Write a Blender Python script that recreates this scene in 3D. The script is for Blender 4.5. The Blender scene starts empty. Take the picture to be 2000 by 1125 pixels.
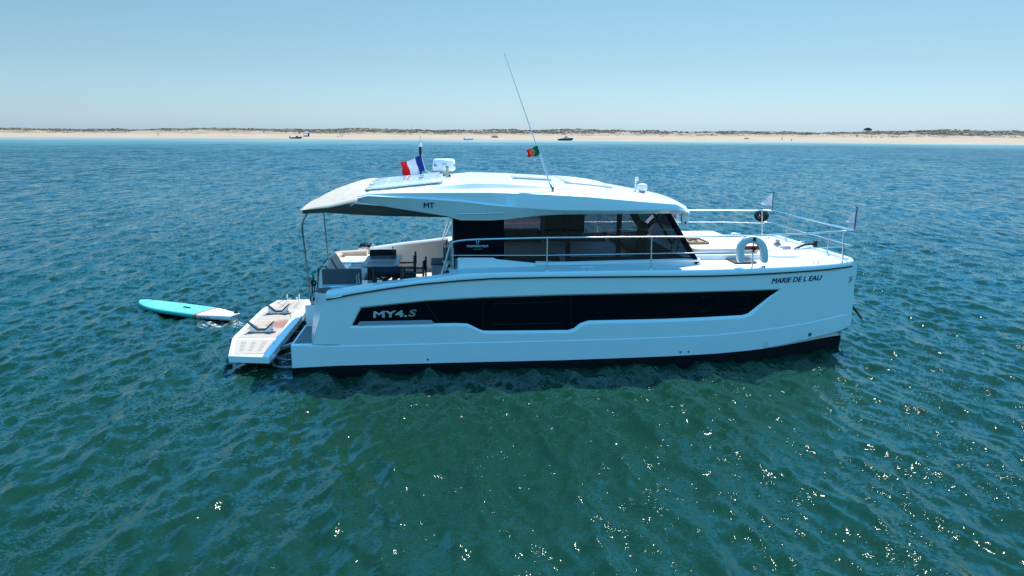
import bpy, bmesh, math, random
import numpy as np
from mathutils import Vector, Matrix, noise as mnoise
from mathutils.geometry import delaunay_2d_cdt
R = math.radians
random.seed(7); rng = np.random.default_rng(11)
sc = bpy.context.scene
col = sc.collection

# ------------------------------------------------------------------ camera, sky, sun, exposure
CAM_H = 4.5; FOC = 1380.0; PITCH = R(-12.45); ROLL = R(0.25); YAW = R(5.34)
cd = bpy.data.cameras.new('camera'); cam = bpy.data.objects.new('camera', cd); col.objects.link(cam)
cd.sensor_width = 36.0; cd.lens = FOC / 2000 * 36.0; cd.clip_start = 0.1; cd.clip_end = 30000
cr, sr, cp, sp = math.cos(ROLL), math.sin(ROLL), math.cos(PITCH), math.sin(PITCH)
cam.matrix_world = Matrix(((cr, -sr, 0, 0), (-sr*sp, -cr*sp, -cp, 0), (sr*cp, cr*cp, -sp, CAM_H), (0, 0, 0, 1)))
sc.camera = cam
SUN_EL = R(61); SUN_AZ = R(22)                      # azimuth to the right of straight ahead
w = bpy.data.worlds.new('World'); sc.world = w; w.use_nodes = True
nt = w.node_tree; nt.nodes.clear()
sky = nt.nodes.new('ShaderNodeTexSky'); sky.sky_type = 'NISHITA'; sky.sun_disc = False
sky.sun_elevation = SUN_EL; sky.sun_rotation = SUN_AZ; sky.altitude = 0
sky.air_density = 1.0; sky.dust_density = 0.5; sky.ozone_density = 1.5
# sky tinted by height; brightened away from the sun to fill the shaded hull
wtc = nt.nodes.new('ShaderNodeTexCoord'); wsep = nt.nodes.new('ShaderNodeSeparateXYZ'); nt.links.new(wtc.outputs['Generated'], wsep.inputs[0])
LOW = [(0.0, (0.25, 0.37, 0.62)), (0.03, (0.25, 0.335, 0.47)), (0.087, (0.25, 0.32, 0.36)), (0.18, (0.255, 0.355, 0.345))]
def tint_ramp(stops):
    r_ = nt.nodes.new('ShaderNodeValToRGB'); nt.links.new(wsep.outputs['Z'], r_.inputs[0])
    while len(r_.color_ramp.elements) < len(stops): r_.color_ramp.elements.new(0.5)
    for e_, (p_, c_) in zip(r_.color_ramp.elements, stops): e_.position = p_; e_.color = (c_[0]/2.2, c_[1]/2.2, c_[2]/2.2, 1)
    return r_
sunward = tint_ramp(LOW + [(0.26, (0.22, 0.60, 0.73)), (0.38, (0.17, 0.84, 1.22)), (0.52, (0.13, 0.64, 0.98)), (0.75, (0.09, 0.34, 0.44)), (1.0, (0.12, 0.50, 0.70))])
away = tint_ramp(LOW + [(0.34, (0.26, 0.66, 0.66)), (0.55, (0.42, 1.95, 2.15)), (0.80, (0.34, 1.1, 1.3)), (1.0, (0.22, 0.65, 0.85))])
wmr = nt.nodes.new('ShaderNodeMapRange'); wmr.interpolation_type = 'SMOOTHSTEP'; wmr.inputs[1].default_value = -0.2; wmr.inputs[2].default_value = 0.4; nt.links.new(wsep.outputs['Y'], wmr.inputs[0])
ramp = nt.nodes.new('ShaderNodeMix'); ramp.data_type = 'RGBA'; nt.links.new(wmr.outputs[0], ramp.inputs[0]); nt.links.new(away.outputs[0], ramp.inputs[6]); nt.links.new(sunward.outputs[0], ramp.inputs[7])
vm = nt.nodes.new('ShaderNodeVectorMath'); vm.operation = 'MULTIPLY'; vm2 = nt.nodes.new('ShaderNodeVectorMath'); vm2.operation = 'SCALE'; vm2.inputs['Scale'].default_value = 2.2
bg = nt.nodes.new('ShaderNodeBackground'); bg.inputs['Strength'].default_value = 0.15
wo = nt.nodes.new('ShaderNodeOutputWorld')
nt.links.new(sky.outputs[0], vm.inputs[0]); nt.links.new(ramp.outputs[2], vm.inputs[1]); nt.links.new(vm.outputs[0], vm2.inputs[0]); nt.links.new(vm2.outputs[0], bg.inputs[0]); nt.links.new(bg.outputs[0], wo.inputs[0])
sl = bpy.data.lights.new('sun', 'SUN'); sl.energy = 3.0; sl.angle = R(0.55); sl.color = (1.0, 0.98, 0.94)
so = bpy.data.objects.new('sun', sl); col.objects.link(so)
sdir = Vector((math.sin(SUN_AZ)*math.cos(SUN_EL), math.cos(SUN_AZ)*math.cos(SUN_EL), math.sin(SUN_EL)))
so.rotation_euler = sdir.to_track_quat('Z', 'Y').to_euler(); so.location = (60, 60, 120)
vs = sc.view_settings
vs.view_transform = 'Standard'; vs.look = 'None'; vs.exposure = 1.0; vs.gamma = 1.0
sc.cycles.use_denoising = True
sc.cycles.max_bounces = 10; sc.cycles.transparent_max_bounces = 12
sc.cycles.caustics_reflective = False; sc.cycles.sample_clamp_indirect = 1.0; sc.cycles.sample_clamp_direct = 7.0; sc.cycles.use_adaptive_sampling = False

# ------------------------------------------------------------------ survey: boat frame from the photograph
def ray(px, py):
    u = (px-1000)/FOC; v = -(py-562.5)/FOC
    u, v = u*cr - v*sr, u*sr + v*cr
    return Vector((u, cp - v*sp, sp + v*cp))
def ground(px, py, z=0.0):
    d = ray(px, py); t = (z-CAM_H)/d.z
    return Vector((0, 0, CAM_H)) + d*t
CY, SY = math.cos(YAW), math.sin(YAW)
ORG = Vector((-4.38216678, 15.2551752, 0.0))
BOAT = Matrix.Translation(ORG) @ Matrix.Rotation(YAW, 4, 'Z')
def to_boat_dir(d): return Vector((d.x*CY + d.y*SY, -d.x*SY + d.y*CY, d.z))
EYE = to_boat_dir(Vector((0, 0, CAM_H)) - ORG)
def P(px, py, Y=None, Z=None, X=None):
    d = to_boat_dir(ray(px, py))
    if Y is not None: t = (Y-EYE.y)/d.y
    elif Z is not None: t = (Z-EYE.z)/d.z
    else: t = (X-EYE.x)/d.x
    return EYE + d*t
def sst(a, b, x):
    t = min(1, max(0, (x-a)/(b-a))); return t*t*(3-2*t)

# ------------------------------------------------------------------ materials
def mat(name, c, rough=0.5, metal=0.0, var=0.06, vscale=6.0, bump=0.0, bscale=40.0, coat=0.0, spec=0.5, c2=None, c2lo=0.45, c2hi=0.6, stretch=(1, 1, 1), sheen=0.0):
    m = bpy.data.materials.new(name); m.use_nodes = True
    n = m.node_tree; b = n.nodes['Principled BSDF']; L = n.links.new
    b.inputs['Roughness'].default_value = rough; b.inputs['Metallic'].default_value = metal
    b.inputs['Coat Weight'].default_value = coat; b.inputs['Coat Roughness'].default_value = 0.06
    b.inputs['Specular IOR Level'].default_value = spec; b.inputs['Sheen Weight'].default_value = sheen
    tc = n.nodes.new('ShaderNodeTexCoord'); mp = n.nodes.new('ShaderNodeMapping'); mp.inputs['Scale'].default_value = stretch
    L(tc.outputs['Object'], mp.inputs[0])
    nz = n.nodes.new('ShaderNodeTexNoise'); nz.inputs['Scale'].default_value = vscale; nz.inputs['Detail'].default_value = 5
    L(mp.outputs[0], nz.inputs[0])
    rp = n.nodes.new('ShaderNodeValToRGB')
    e = rp.color_ramp.elements
    if c2 is None:
        e[0].position = 0.3; e[1].position = 0.7
        e[0].color = [max(0, x*(1-var)) for x in c] + [1]; e[1].color = [min(1, x*(1+var)) for x in c] + [1]
    else:
        e[0].position = c2lo; e[1].position = c2hi; e[0].color = list(c)+[1]; e[1].color = list(c2)+[1]
    L(nz.outputs['Fac'], rp.inputs[0]); L(rp.outputs[0], b.inputs['Base Color'])
    mr = n.nodes.new('ShaderNodeMapRange'); mr.inputs['To Min'].default_value = max(0.02, rough*0.85); mr.inputs['To Max'].default_value = min(1, rough*1.2)
    L(nz.outputs['Fac'], mr.inputs[0]); L(mr.outputs[0], b.inputs['Roughness'])
    if bump:
        n2 = n.nodes.new('ShaderNodeTexNoise'); n2.inputs['Scale'].default_value = bscale; n2.inputs['Detail'].default_value = 4
        L(mp.outputs[0], n2.inputs[0]); bn = n.nodes.new('ShaderNodeBump'); bn.inputs['Strength'].default_value = 1; bn.inputs['Distance'].default_value = bump
        L(n2.outputs['Fac'], bn.inputs['Height']); L(bn.outputs[0], b.inputs['Normal'])
    return m
def cloth_mat(name, c, k=0.45):
    m = mat(name, c, 0.85, var=0.08); n = m.node_tree; b = n.nodes['Principled BSDF']; o = n.nodes['Material Output']
    t = n.nodes.new('ShaderNodeBsdfTranslucent'); t.inputs[0].default_value = (*c, 1); mx = n.nodes.new('ShaderNodeMixShader'); mx.inputs[0].default_value = k
    n.links.new(b.outputs[0], mx.inputs[1]); n.links.new(t.outputs[0], mx.inputs[2]); n.links.new(mx.outputs[0], o.inputs[0]); return m
def glass_mat(name, tint, gloss=1.0):
    m = bpy.data.materials.new(name); m.use_nodes = True; n = m.node_tree; n.nodes.clear(); L = n.links.new
    o = n.nodes.new('ShaderNodeOutputMaterial'); t = n.nodes.new('ShaderNodeBsdfTransparent'); t.inputs[0].default_value = (*tint, 1)
    g = n.nodes.new('ShaderNodeBsdfGlossy'); g.inputs['Roughness'].default_value = 0.02
    f = n.nodes.new('ShaderNodeFresnel'); f.inputs[0].default_value = 1.5
    mx = n.nodes.new('ShaderNodeMixShader'); L(f.outputs[0], mx.inputs[0]); L(t.outputs[0], mx.inputs[1]); L(g.outputs[0], mx.inputs[2]); L(mx.outputs[0], o.inputs[0])
    return m
M = {}
M['gel'] = mat('white_gelcoat', (0.85, 0.86, 0.86), 0.22, var=0.015, vscale=1.3, coat=0.3)
M['deckwhite'] = mat('nonskid_deck', (0.78, 0.78, 0.77), 0.55, var=0.03, vscale=3, bump=0.001, bscale=300)
M['black'] = mat('black_antifouling', (0.004, 0.0045, 0.006), 0.6, var=0.4, vscale=5, spec=0.2)
M['rub'] = mat('black_rubber', (0.012, 0.012, 0.014), 0.5)
M['bglass'] = mat('black_hull_glass', (0.003, 0.003, 0.006), 0.08, var=0.2, spec=0.12)
M['bpanel'] = mat('black_panel', (0.004, 0.004, 0.008), 0.28, var=0.2, spec=0.08)
M['steel'] = mat('polished_steel', (0.70, 0.71, 0.72), 0.27, metal=1.0, var=0.03)
M['dsteel'] = mat('dull_steel', (0.30, 0.31, 0.33), 0.35, metal=1.0, var=0.05)
M['beige'] = cloth_mat('beige_canvas', (0.72, 0.61, 0.49), 0.22)
M['grey_fabric'] = mat('dark_grey_canvas', (0.12, 0.115, 0.105), 0.9, var=0.08, vscale=5, bump=0.002, bscale=30)
M['cushion'] = mat('beige_cushion', (0.60, 0.43, 0.32), 0.85, var=0.05, vscale=5, bump=0.004, bscale=9, sheen=0.3)
M['greyvinyl'] = mat('grey_vinyl', (0.075, 0.075, 0.085), 0.6, var=0.05, vscale=8)
M['greycushion'] = mat('pale_grey_cushion', (0.78, 0.72, 0.66), 0.8, var=0.05, bump=0.003, bscale=9, sheen=0.2)
M['pad'] = mat('white_sunpad', (0.74, 0.69, 0.62), 0.7, var=0.03, bump=0.004, bscale=7)
M['navy'] = mat('navy_canvas', (0.010, 0.012, 0.030), 0.85, var=0.2)
M['wood'] = mat('dark_teak', (0.045, 0.028, 0.020), 0.55, var=0.3, vscale=14, stretch=(1, 1, 6))
M['teak'] = mat('weathered_teak', (0.47, 0.40, 0.33), 0.75, var=0.10, vscale=9, stretch=(1, 9, 1), bump=0.001, bscale=60)
M['teakred'] = mat('worn_teak', (0.47, 0.40, 0.33), 0.75, var=0.10, vscale=9, stretch=(1, 9, 1))
M['greyteak'] = mat('grey_teak', (0.20, 0.185, 0.18), 0.8, var=0.12, vscale=10, stretch=(1, 10, 1))
M['brownteak'] = mat('brown_teak', (0.13, 0.075, 0.055), 0.6, var=0.2, vscale=10)
M['slot'] = mat('dark_slot', (0.20, 0.18, 0.16), 0.9)
M['tabletop'] = mat('grey_table_slats', (0.30, 0.31, 0.34), 0.35, var=0.06)
M['silver'] = mat('silver_letters', (0.55, 0.57, 0.60), 0.3, metal=0.6)
M['gold'] = mat('bronze_letters', (0.36, 0.30, 0.23), 0.35, metal=0.5)
M['ink'] = mat('dark_navy_letters', (0.012, 0.016, 0.045), 0.4)
M['pale'] = mat('pale_letters', (0.75, 0.78, 0.8), 0.4)
M['cyanlogo'] = mat('pale_blue_emblem', (0.25, 0.55, 0.70), 0.4)
M['greymark'] = mat('grey_emblem', (0.20, 0.23, 0.25), 0.4)
M['red'] = cloth_mat('red_fabric', (0.65, 0.025, 0.045), 0.6)
M['redstrap'] = mat('orange_red_strap', (0.80, 0.13, 0.07), 0.7, var=0.12)
M['white'] = mat('white_plastic', (0.80, 0.80, 0.80), 0.35, var=0.02)
M['flagwhite'] = cloth_mat('white_fabric', (0.78, 0.78, 0.80))
M['blue'] = cloth_mat('blue_fabric', (0.020, 0.050, 0.30))
M['green'] = cloth_mat('green_fabric', (0.01, 0.24, 0.15), 0.6)
M['yellow'] = mat('yellow_fabric', (0.70, 0.45, 0.06), 0.8)
M['buoy'] = mat('white_vinyl_buoy', (0.72, 0.74, 0.74), 0.55, var=0.03)
M['fender'] = mat('black_fender', (0.010, 0.010, 0.011), 0.35, var=0.3)
M['turq'] = mat('turquoise_board', (0.13, 0.50, 0.39), 0.4, var=0.05, vscale=3)
M['turqdark'] = mat('deep_turquoise_rail', (0.02, 0.36, 0.36), 0.35, var=0.05)
M['orange'] = mat('red_board_stripe', (0.55, 0.10, 0.06), 0.5)
M['boardgrey'] = mat('grey_board_letters', (0.22, 0.28, 0.33), 0.5)
M['traywood'] = mat('light_wood', (0.42, 0.25, 0.11), 0.5, var=0.15, vscale=20)
M['hornbeige'] = mat('aged_plastic', (0.42, 0.36, 0.22), 0.5)
M['bluegrey'] = mat('blue_grey_plastic', (0.09, 0.17, 0.23), 0.45, var=0.1)
M['solar'] = mat('solar_cells', (0.74, 0.79, 0.81), 0.12, var=0.08, coat=1.0)
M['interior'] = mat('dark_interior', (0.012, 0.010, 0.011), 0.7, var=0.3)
M['blind'] = cloth_mat('pleated_blind', (0.62, 0.46, 0.46), 0.5)
M['cabglass'] = glass_mat('tinted_cabin_glass', (0.52, 0.50, 0.54))
M['wsglass'] = glass_mat('windscreen_glass', (0.55, 0.58, 0.60))
M['bottle'] = glass_mat('clear_bottle', (0.80, 0.88, 0.92))
M['bluelid'] = mat('blue_cap', (0.05, 0.15, 0.5), 0.4)
M['foam'] = mat('white_foam', (0.85, 0.88, 0.88), 0.8)
M['hatchglass'] = mat('smoked_hatch', (0.05, 0.04, 0.04), 0.15, var=0.2)
M['rope'] = mat('rope', (0.08, 0.10, 0.11), 0.9)
M['bark'] = mat('bark', (0.07, 0.05, 0.04), 0.9)
M['pine'] = mat('pine_needles', (0.030, 0.042, 0.028), 0.9, var=0.3)
M['skin'] = mat('skin', (0.36, 0.20, 0.14), 0.6)
M['swimwear'] = mat('dark_swimwear', (0.03, 0.03, 0.06), 0.8)
M['boatnavy'] = mat('navy_boat_hull', (0.008, 0.016, 0.035), 0.2)
M['lav'] = mat('lavender_canopy', (0.34, 0.34, 0.50), 0.8)
M['greenlens'] = mat('green_lens', (0.02, 0.45, 0.40), 0.2)

# ------------------------------------------------------------------ mesh builder
class MB:
    def __init__(s): s.v = []; s.f = []; s.m = []
    def add(s, vs, fs, mi=0):
        o = len(s.v); s.v += [Vector(v) for v in vs]; s.f += [[i+o for i in f] for f in fs]; s.m += [mi]*len(fs); return s
    def box(s, c, d, mi=0, rot=None):
        c = Vector(c); vs = []
        for z in (-.5, .5):
            for x, y in ((-.5, -.5), (.5, -.5), (.5, .5), (-.5, .5)):
                p = Vector((x*d[0], y*d[1], z*d[2])); vs.append(c + (rot @ p if rot else p))
        return s.add(vs, [[3, 2, 1, 0], [4, 5, 6, 7], [0, 1, 5, 4], [1, 2, 6, 5], [2, 3, 7, 6], [3, 0, 4, 7]], mi)
    def bar(s, a, b, w_, h, mi=0, up=Vector((0, 0, 1))):
        a, b = Vector(a), Vector(b); d = (b-a).normalized()
        x = d.cross(up); x = x.normalized() if x.length > 1e-4 else Vector((0, 1, 0)); y = x.cross(d)
        vs = []
        for p in (a, b):
            for i, j in ((-1, -1), (1, -1), (1, 1), (-1, 1)): vs.append(p + x*(i*w_/2) + y*(j*h/2))
        return s.add(vs, [[3, 2, 1, 0], [4, 5, 6, 7], [0, 1, 5, 4], [1, 2, 6, 5], [2, 3, 7, 6], [3, 0, 4, 7]], mi)
    def tube(s, pts, r, n=8, mi=0, close=False):
        pts = [Vector(p) for p in pts]; rs = r if isinstance(r, (list, tuple)) else [r]*len(pts)
        k = len(pts); t0 = (pts[1]-pts[0]).normalized()
        a = t0.cross(Vector((0, 0, 1)));  a = a.normalized() if a.length > 1e-3 else Vector((1, 0, 0))
        vs = []
        for i, p in enumerate(pts):
            if close: t = (pts[(i+1) % k]-pts[i-1]).normalized()
            else: t = (pts[min(i+1, k-1)]-pts[max(i-1, 0)]).normalized()
            a = (a - t*a.dot(t)).normalized(); b = t.cross(a)
            for j in range(n):
                q = 2*math.pi*j/n; vs.append(p + (a*math.cos(q) + b*math.sin(q))*rs[i])
        fs = []
        for i in range(k if close else k-1):
            for j in range(n):
                i2 = (i+1) % k; fs.append([i*n+j, i*n+(j+1) % n, i2*n+(j+1) % n, i2*n+j])
        if not close: fs += [list(range(n))[::-1], [(k-1)*n+j for j in range(n)]]
        return s.add(vs, fs, mi)
    def lathe(s, prof, c=(0, 0, 0), n=24, mi=0, axis='Z'):
        c = Vector(c); vs = []
        for r, z in prof:
            for j in range(n):
                q = 2*math.pi*j/n; p = (r*math.cos(q), r*math.sin(q), z)
                if axis == 'Y': p = (p[0], p[2], p[1])
                if axis == 'X': p = (p[2], p[0], p[1])
                vs.append(c + Vector(p))
        fs = [[i*n+j, i*n+(j+1) % n, (i+1)*n+(j+1) % n, (i+1)*n+j] for i in range(len(prof)-1) for j in range(n)]
        fs += [list(range(n))[::-1], [(len(prof)-1)*n+j for j in range(n)]]
        return s.add(vs, fs, mi)
    def loft(s, rows, mi=0, closed=False, caps=False):
        n = len(rows[0]); vs = [p for r_ in rows for p in r_]; fs = []
        for i in range(len(rows)-1):
            for j in range(n if closed else n-1):
                fs.append([i*n+j, i*n+(j+1) % n, (i+1)*n+(j+1) % n, (i+1)*n+j])
        if caps: fs += [list(range(n))[::-1], [(len(rows)-1)*n+j for j in range(n)]]
        return s.add(vs, fs, mi)
    def prism(s, poly, ext, mi=0):
        n = len(poly); ext = Vector(ext); a = [Vector(p) for p in poly]; b = [p+ext for p in a]
        return s.add(a+b, [list(range(n))[::-1], [n+i for i in range(n)]] + [[i, (i+1) % n, n+(i+1) % n, n+i] for i in range(n)], mi)
    def build(s, name, mats, parent=None, origin=(0, 0, 0), smooth=True, bevel=0.0, angle=32, solid=0.0, seg=2, fixn=True):
        o3 = Vector(origin)
        me = bpy.data.meshes.new(name); me.from_pydata([tuple(v-o3) for v in s.v], [], s.f)
        mats = mats if isinstance(mats, (list, tuple)) else [mats]
        for m_ in mats: me.materials.append(m_)
        for p, mi in zip(me.polygons, s.m): p.material_index = mi
        if fixn:
            bm = bmesh.new(); bm.from_mesh(me); bmesh.ops.recalc_face_normals(bm, faces=bm.faces); bm.to_mesh(me); bm.free()
        if smooth:
            for p in me.polygons: p.use_smooth = True
            me.set_sharp_from_angle(angle=R(angle))
        ob = bpy.data.objects.new(name, me); col.objects.link(ob)
        if parent: ob.parent = parent
        if solid:
            md = ob.modifiers.new('solid', 'SOLIDIFY'); md.thickness = solid; md.offset = 0
        if bevel:
            md = ob.modifiers.new('bevel', 'BEVEL'); md.width = bevel; md.segments = seg; md.limit_method = 'ANGLE'; md.angle_limit = R(35); md.harden_normals = False
        return ob
def tag(o, label=None, cat=None, group=None, kind=None):
    if label: o['label'] = label
    if cat: o['category'] = cat
    if group: o['group'] = group
    if kind: o['kind'] = kind
    return o
def thing(name, label, cat, loc=(0, 0, 0), rz=0.0, group=None, world=False):
    o = bpy.data.objects.new(name, None); col.objects.link(o); o.empty_display_size = 0.2
    if world: o.location = loc; o.rotation_euler = (0, 0, rz)
    else: o.location = BOAT @ Vector(loc); o.rotation_euler = (0, 0, YAW+rz)
    return tag(o, label, cat, group)
def copy_thing(src, loc, rz, label, world=False):
    c = src.copy(); col.objects.link(c); c['label'] = label
    if world: c.location = loc; c.rotation_euler = (0, 0, rz)
    else: c.location = BOAT @ Vector(loc); c.rotation_euler = (0, 0, YAW+rz)
    for ch in src.children:
        d = ch.copy(); col.objects.link(d); d.parent = c
        for g in ch.children:
            e = g.copy(); col.objects.link(e); e.parent = d
    return c
def text_verts(txt, shear=0.0, bold=0.0):
    cu = bpy.data.curves.new('lettering', 'FONT'); cu.body = txt; cu.shear = shear; cu.resolution_u = 3; cu.bevel_depth = bold; cu.bevel_resolution = 0; cu.extrude = 0.004
    o = bpy.data.objects.new('lettering', cu); col.objects.link(o)
    dg = bpy.context.evaluated_depsgraph_get(); me = bpy.data.meshes.new_from_object(o.evaluated_get(dg))
    vs = np.array([v.co[:3] for v in me.vertices]); fs = [list(p.vertices) for p in me.polygons]
    bpy.data.objects.remove(o); bpy.data.meshes.remove(me)
    lo, hi = vs.min(0), vs.max(0)
    return np.stack([(vs[:, 0]-lo[0])/(hi[0]-lo[0]), (vs[:, 1]-lo[1])/(hi[1]-lo[1]), (vs[:, 2]-lo[2])], 1), fs
def letter_part(name, txt, bl, br, h, surf, m, parent, shear=0.0, bold=0.02, lean=0.0, origin=(0, 0, 0)):
    """raised letters laid on a real surface: bl, br photo pixels of the base line, h letter height in pixels; surf(px, py) -> point"""
    vs, fs = text_verts(txt, shear, bold)
    mb = MB(); mb.add([surf(bl[0]+(br[0]-bl[0])*u + lean*v, bl[1]+(br[1]-bl[1])*u - h*v) + Vector((0, -z*h*0.008, 0)) for u, v, z in vs], fs)
    return mb.build(name, m, parent, origin=origin, smooth=False)

# ================================================================== SETTING
# ---- shoreline in polar form about the camera's foot
sh_px = [(0, 267.5), (500, 270), (1000, 273.5), (1500, 276.5), (2000, 282)]
sh = [ground(*p) for p in sh_px]
sh_az = np.array([math.atan2(p.x, p.y) for p in sh]); sh_r = np.array([math.hypot(p.x, p.y) for p in sh])
sh_az = np.concatenate([[R(-75)], sh_az, [R(75)]]); sh_r = np.concatenate([[700], sh_r, [430]])
def shore(az): return np.interp(az, sh_az, sh_r)

# ---- water: one sheet, fine near the boat, to beyond the shore
def axis_pts(core, step, growth, far):
    a = list(np.arange(core[0], core[1]+1e-6, step)); s = step
    while a[-1] < far: s *= growth; a.append(a[-1]+s)
    s = step; lo = [a[0]]
    while lo[-1] > -far: s *= growth; lo.append(lo[-1]-s)
    return np.array(lo[:0:-1] + a)
def build_water():
    xs = axis_pts((-10.5, 11.5), 0.042, 1.022, 4000)
    ys = list(np.arange(5, 20, 0.042)); s = 0.042
    while ys[-1] < 8000:
        s *= 1.0085 if ys[-1] < 250 else 1.05
        ys.append(ys[-1]+s)
    lo = [5.0]; s = 0.05
    while lo[-1] > -400: s *= 1.12; lo.append(lo[-1]-s)
    ys = np.array(lo[:0:-1] + ys)
    nx, ny = len(xs), len(ys)
    X, Y = np.meshgrid(xs, ys); sx = np.gradient(xs)[None, :]*np.ones((ny, 1)); sy = np.gradient(ys)[:, None]*np.ones((1, nx))
    sp_ = np.maximum(sx, sy)
    Z = np.zeros_like(X); DX = np.zeros_like(X); DY = np.zeros_like(X)
    az = np.arctan2(X, np.maximum(Y, 1)); rr = np.hypot(X, Y); dsh = shore(az) - rr
    calm = np.clip(dsh/120, 0.12, 1)
    N = 170; lam = np.exp(rng.uniform(np.log(0.13), np.log(3.4), N)); lam.sort()
    for l in lam:
        k = 2*math.pi/l
        th = math.pi + 0.08 + rng.normal(0, 0.40 if l > 0.7 else 0.55)
        slope = 0.047*(1.0 if l < 0.75 else (0.78/l)**1.4)
        if l < 0.35: slope *= (l/0.35)**0.35
        a = slope/k; ph = rng.uniform(0, 6.283)
        if a < 1e-5: continue
        att = np.clip((l/sp_ - 2.2)/2.5, 0, 1)*calm
        i1 = int(np.argmax(ys > 5)); act = np.where(att.max(1) > 0)[0]
        if len(act) == 0: continue
        r0, r1 = act[0], act[-1]+1; ac_ = np.where(att.max(0) > 0)[0]; c0_, c1_ = ac_[0], ac_[-1]+1; S_ = np.s_[r0:r1, c0_:c1_]
        arg = k*(math.cos(th)*X[S_] + math.sin(th)*Y[S_]) + ph
        sn = np.sin(arg)*att[S_]; cs = np.cos(arg)*att[S_]
        Z[S_] += a*cs; q = 0.55
        DX[S_] -= q*a*math.cos(th)*sn; DY[S_] -= q*a*math.sin(th)*sn
    # foam: crests that are steep and high
    co = np.stack([X+DX, Y+DY, Z], -1).reshape(-1, 3)
    me = bpy.data.meshes.new('water'); me.vertices.add(nx*ny); me.vertices.foreach_set('co', co.ravel())
    i = np.arange(ny-1)[:, None]*nx + np.arange(nx-1)[None, :]
    q = np.stack([i, i+1, i+nx+1, i+nx], -1).reshape(-1, 4)
    nf = len(q); me.loops.add(nf*4); me.loops.foreach_set('vertex_index', q.ravel().astype(np.int32))
    me.polygons.add(nf); me.polygons.foreach_set('loop_start', np.arange(0, nf*4, 4, dtype=np.int32)); me.polygons.foreach_set('loop_total', np.full(nf, 4, dtype=np.int32))
    me.polygons.foreach_set('use_smooth', np.ones(nf, dtype=bool)); me.update()
    at = me.attributes.new('shore_distance', 'FLOAT', 'POINT'); bank = dsh/(1+0.75*np.clip(-az/0.55, 0, 1))*(1+0.6*np.clip(az/0.5, 0, 1)); at.data.foreach_set('value', bank.ravel().astype(np.float32))
    at = me.attributes.new('mesh_step', 'FLOAT', 'POINT'); at.data.foreach_set('value', np.clip(sp_, 0, 5).ravel().astype(np.float32))
    at = me.attributes.new('crest', 'FLOAT', 'POINT'); at.data.foreach_set('value', Z.ravel().astype(np.float32))
    # material
    m = bpy.data.materials.new('sea_water'); m.use_nodes = True; n = m.node_tree; b = n.nodes['Principled BSDF']; L = n.links.new
    def node(t, **k):
        x = n.nodes.new(t)
        for a_, v_ in k.items(): setattr(x, a_, v_)
        return x
    geo = node('ShaderNodeNewGeometry')
    asd = node('ShaderNodeAttribute', attribute_name='shore_distance'); ams = node('ShaderNodeAttribute', attribute_name='mesh_step'); acr = node('ShaderNodeAttribute', attribute_name='crest')
    def noise_of(scale, stretch=(1, 1, 1), detail=3, rough=0.55, rot=0.0, dist=0.0):
        m0 = node('ShaderNodeMapping'); m0.inputs['Rotation'].default_value = (0, 0, rot); L(geo.outputs['Position'], m0.inputs[0])
        mp = node('ShaderNodeMapping'); mp.inputs['Scale'].default_value = stretch; L(m0.outputs[0], mp.inputs[0])
        z = node('ShaderNodeTexNoise'); z.inputs['Scale'].default_value = scale; z.inputs['Detail'].default_value = detail; z.inputs['Roughness'].default_value = rough; z.inputs['Distortion'].default_value = dist
        L(mp.outputs[0], z.inputs[0]); return z.outputs['Fac']
    def mrange(src, a, b_, c, d, smooth=False):
        x = node('ShaderNodeMapRange'); x.inputs[1].default_value = a; x.inputs[2].default_value = b_; x.inputs[3].default_value = c; x.inputs[4].default_value = d
        if smooth: x.interpolation_type = 'SMOOTHSTEP'
        L(src, x.inputs[0]); return x.outputs[0]
    def math_(op, a, b_):
        x = node('ShaderNodeMath', operation=op)
        for i_, v_ in enumerate((a, b_)):
            if isinstance(v_, (int, float)): x.inputs[i_].default_value = v_
            else: L(v_, x.inputs[i_])
        return x.outputs[0]
    # colour: deep green, patchy; pale over the sand bank along the beach
    patch = noise_of(0.05, (1, 1, 1), 3)
    mixd = node('ShaderNodeMix', data_type='RGBA'); L(mrange(patch, 0.35, 0.65, 0, 1), mixd.inputs[0])
    mixd.inputs[6].default_value = (0.0058, 0.034, 0.0190, 1); mixd.inputs[7].default_value = (0.0075, 0.046, 0.0245, 1)
    jag = noise_of(0.016, (1, 1, 1), 4)
    sdj = math_('ADD', asd.outputs['Fac'], math_('MULTIPLY', math_('SUBTRACT', jag, 0.5), 190.0))
    far = node('ShaderNodeMix', data_type='RGBA'); L(mrange(sdj, 70, 240, 1, 0, True), far.inputs[0]); L(mixd.outputs[2], far.inputs[6]); far.inputs[7].default_value = (0.105, 0.215, 0.175, 1)
    sand = node('ShaderNodeMix', data_type='RGBA'); L(mrange(sdj, -20, 110, 1, 0), sand.inputs[0]); L(far.outputs[2], sand.inputs[6]); sand.inputs[7].default_value = (0.42, 0.35, 0.25, 1)
    # foam flecks on a few crests
    fl = noise_of(1.1, (1, 2.2, 1), 5, 0.7); flp = noise_of(0.35, (1, 1, 1), 2)
    fm = math_('MULTIPLY', mrange(fl, 0.66, 0.70, 0, 1), math_('MULTIPLY', mrange(flp, 0.60, 0.66, 0, 1), mrange(acr.outputs['Fac'], 0.05, 0.12, 0, 1)))
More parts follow.
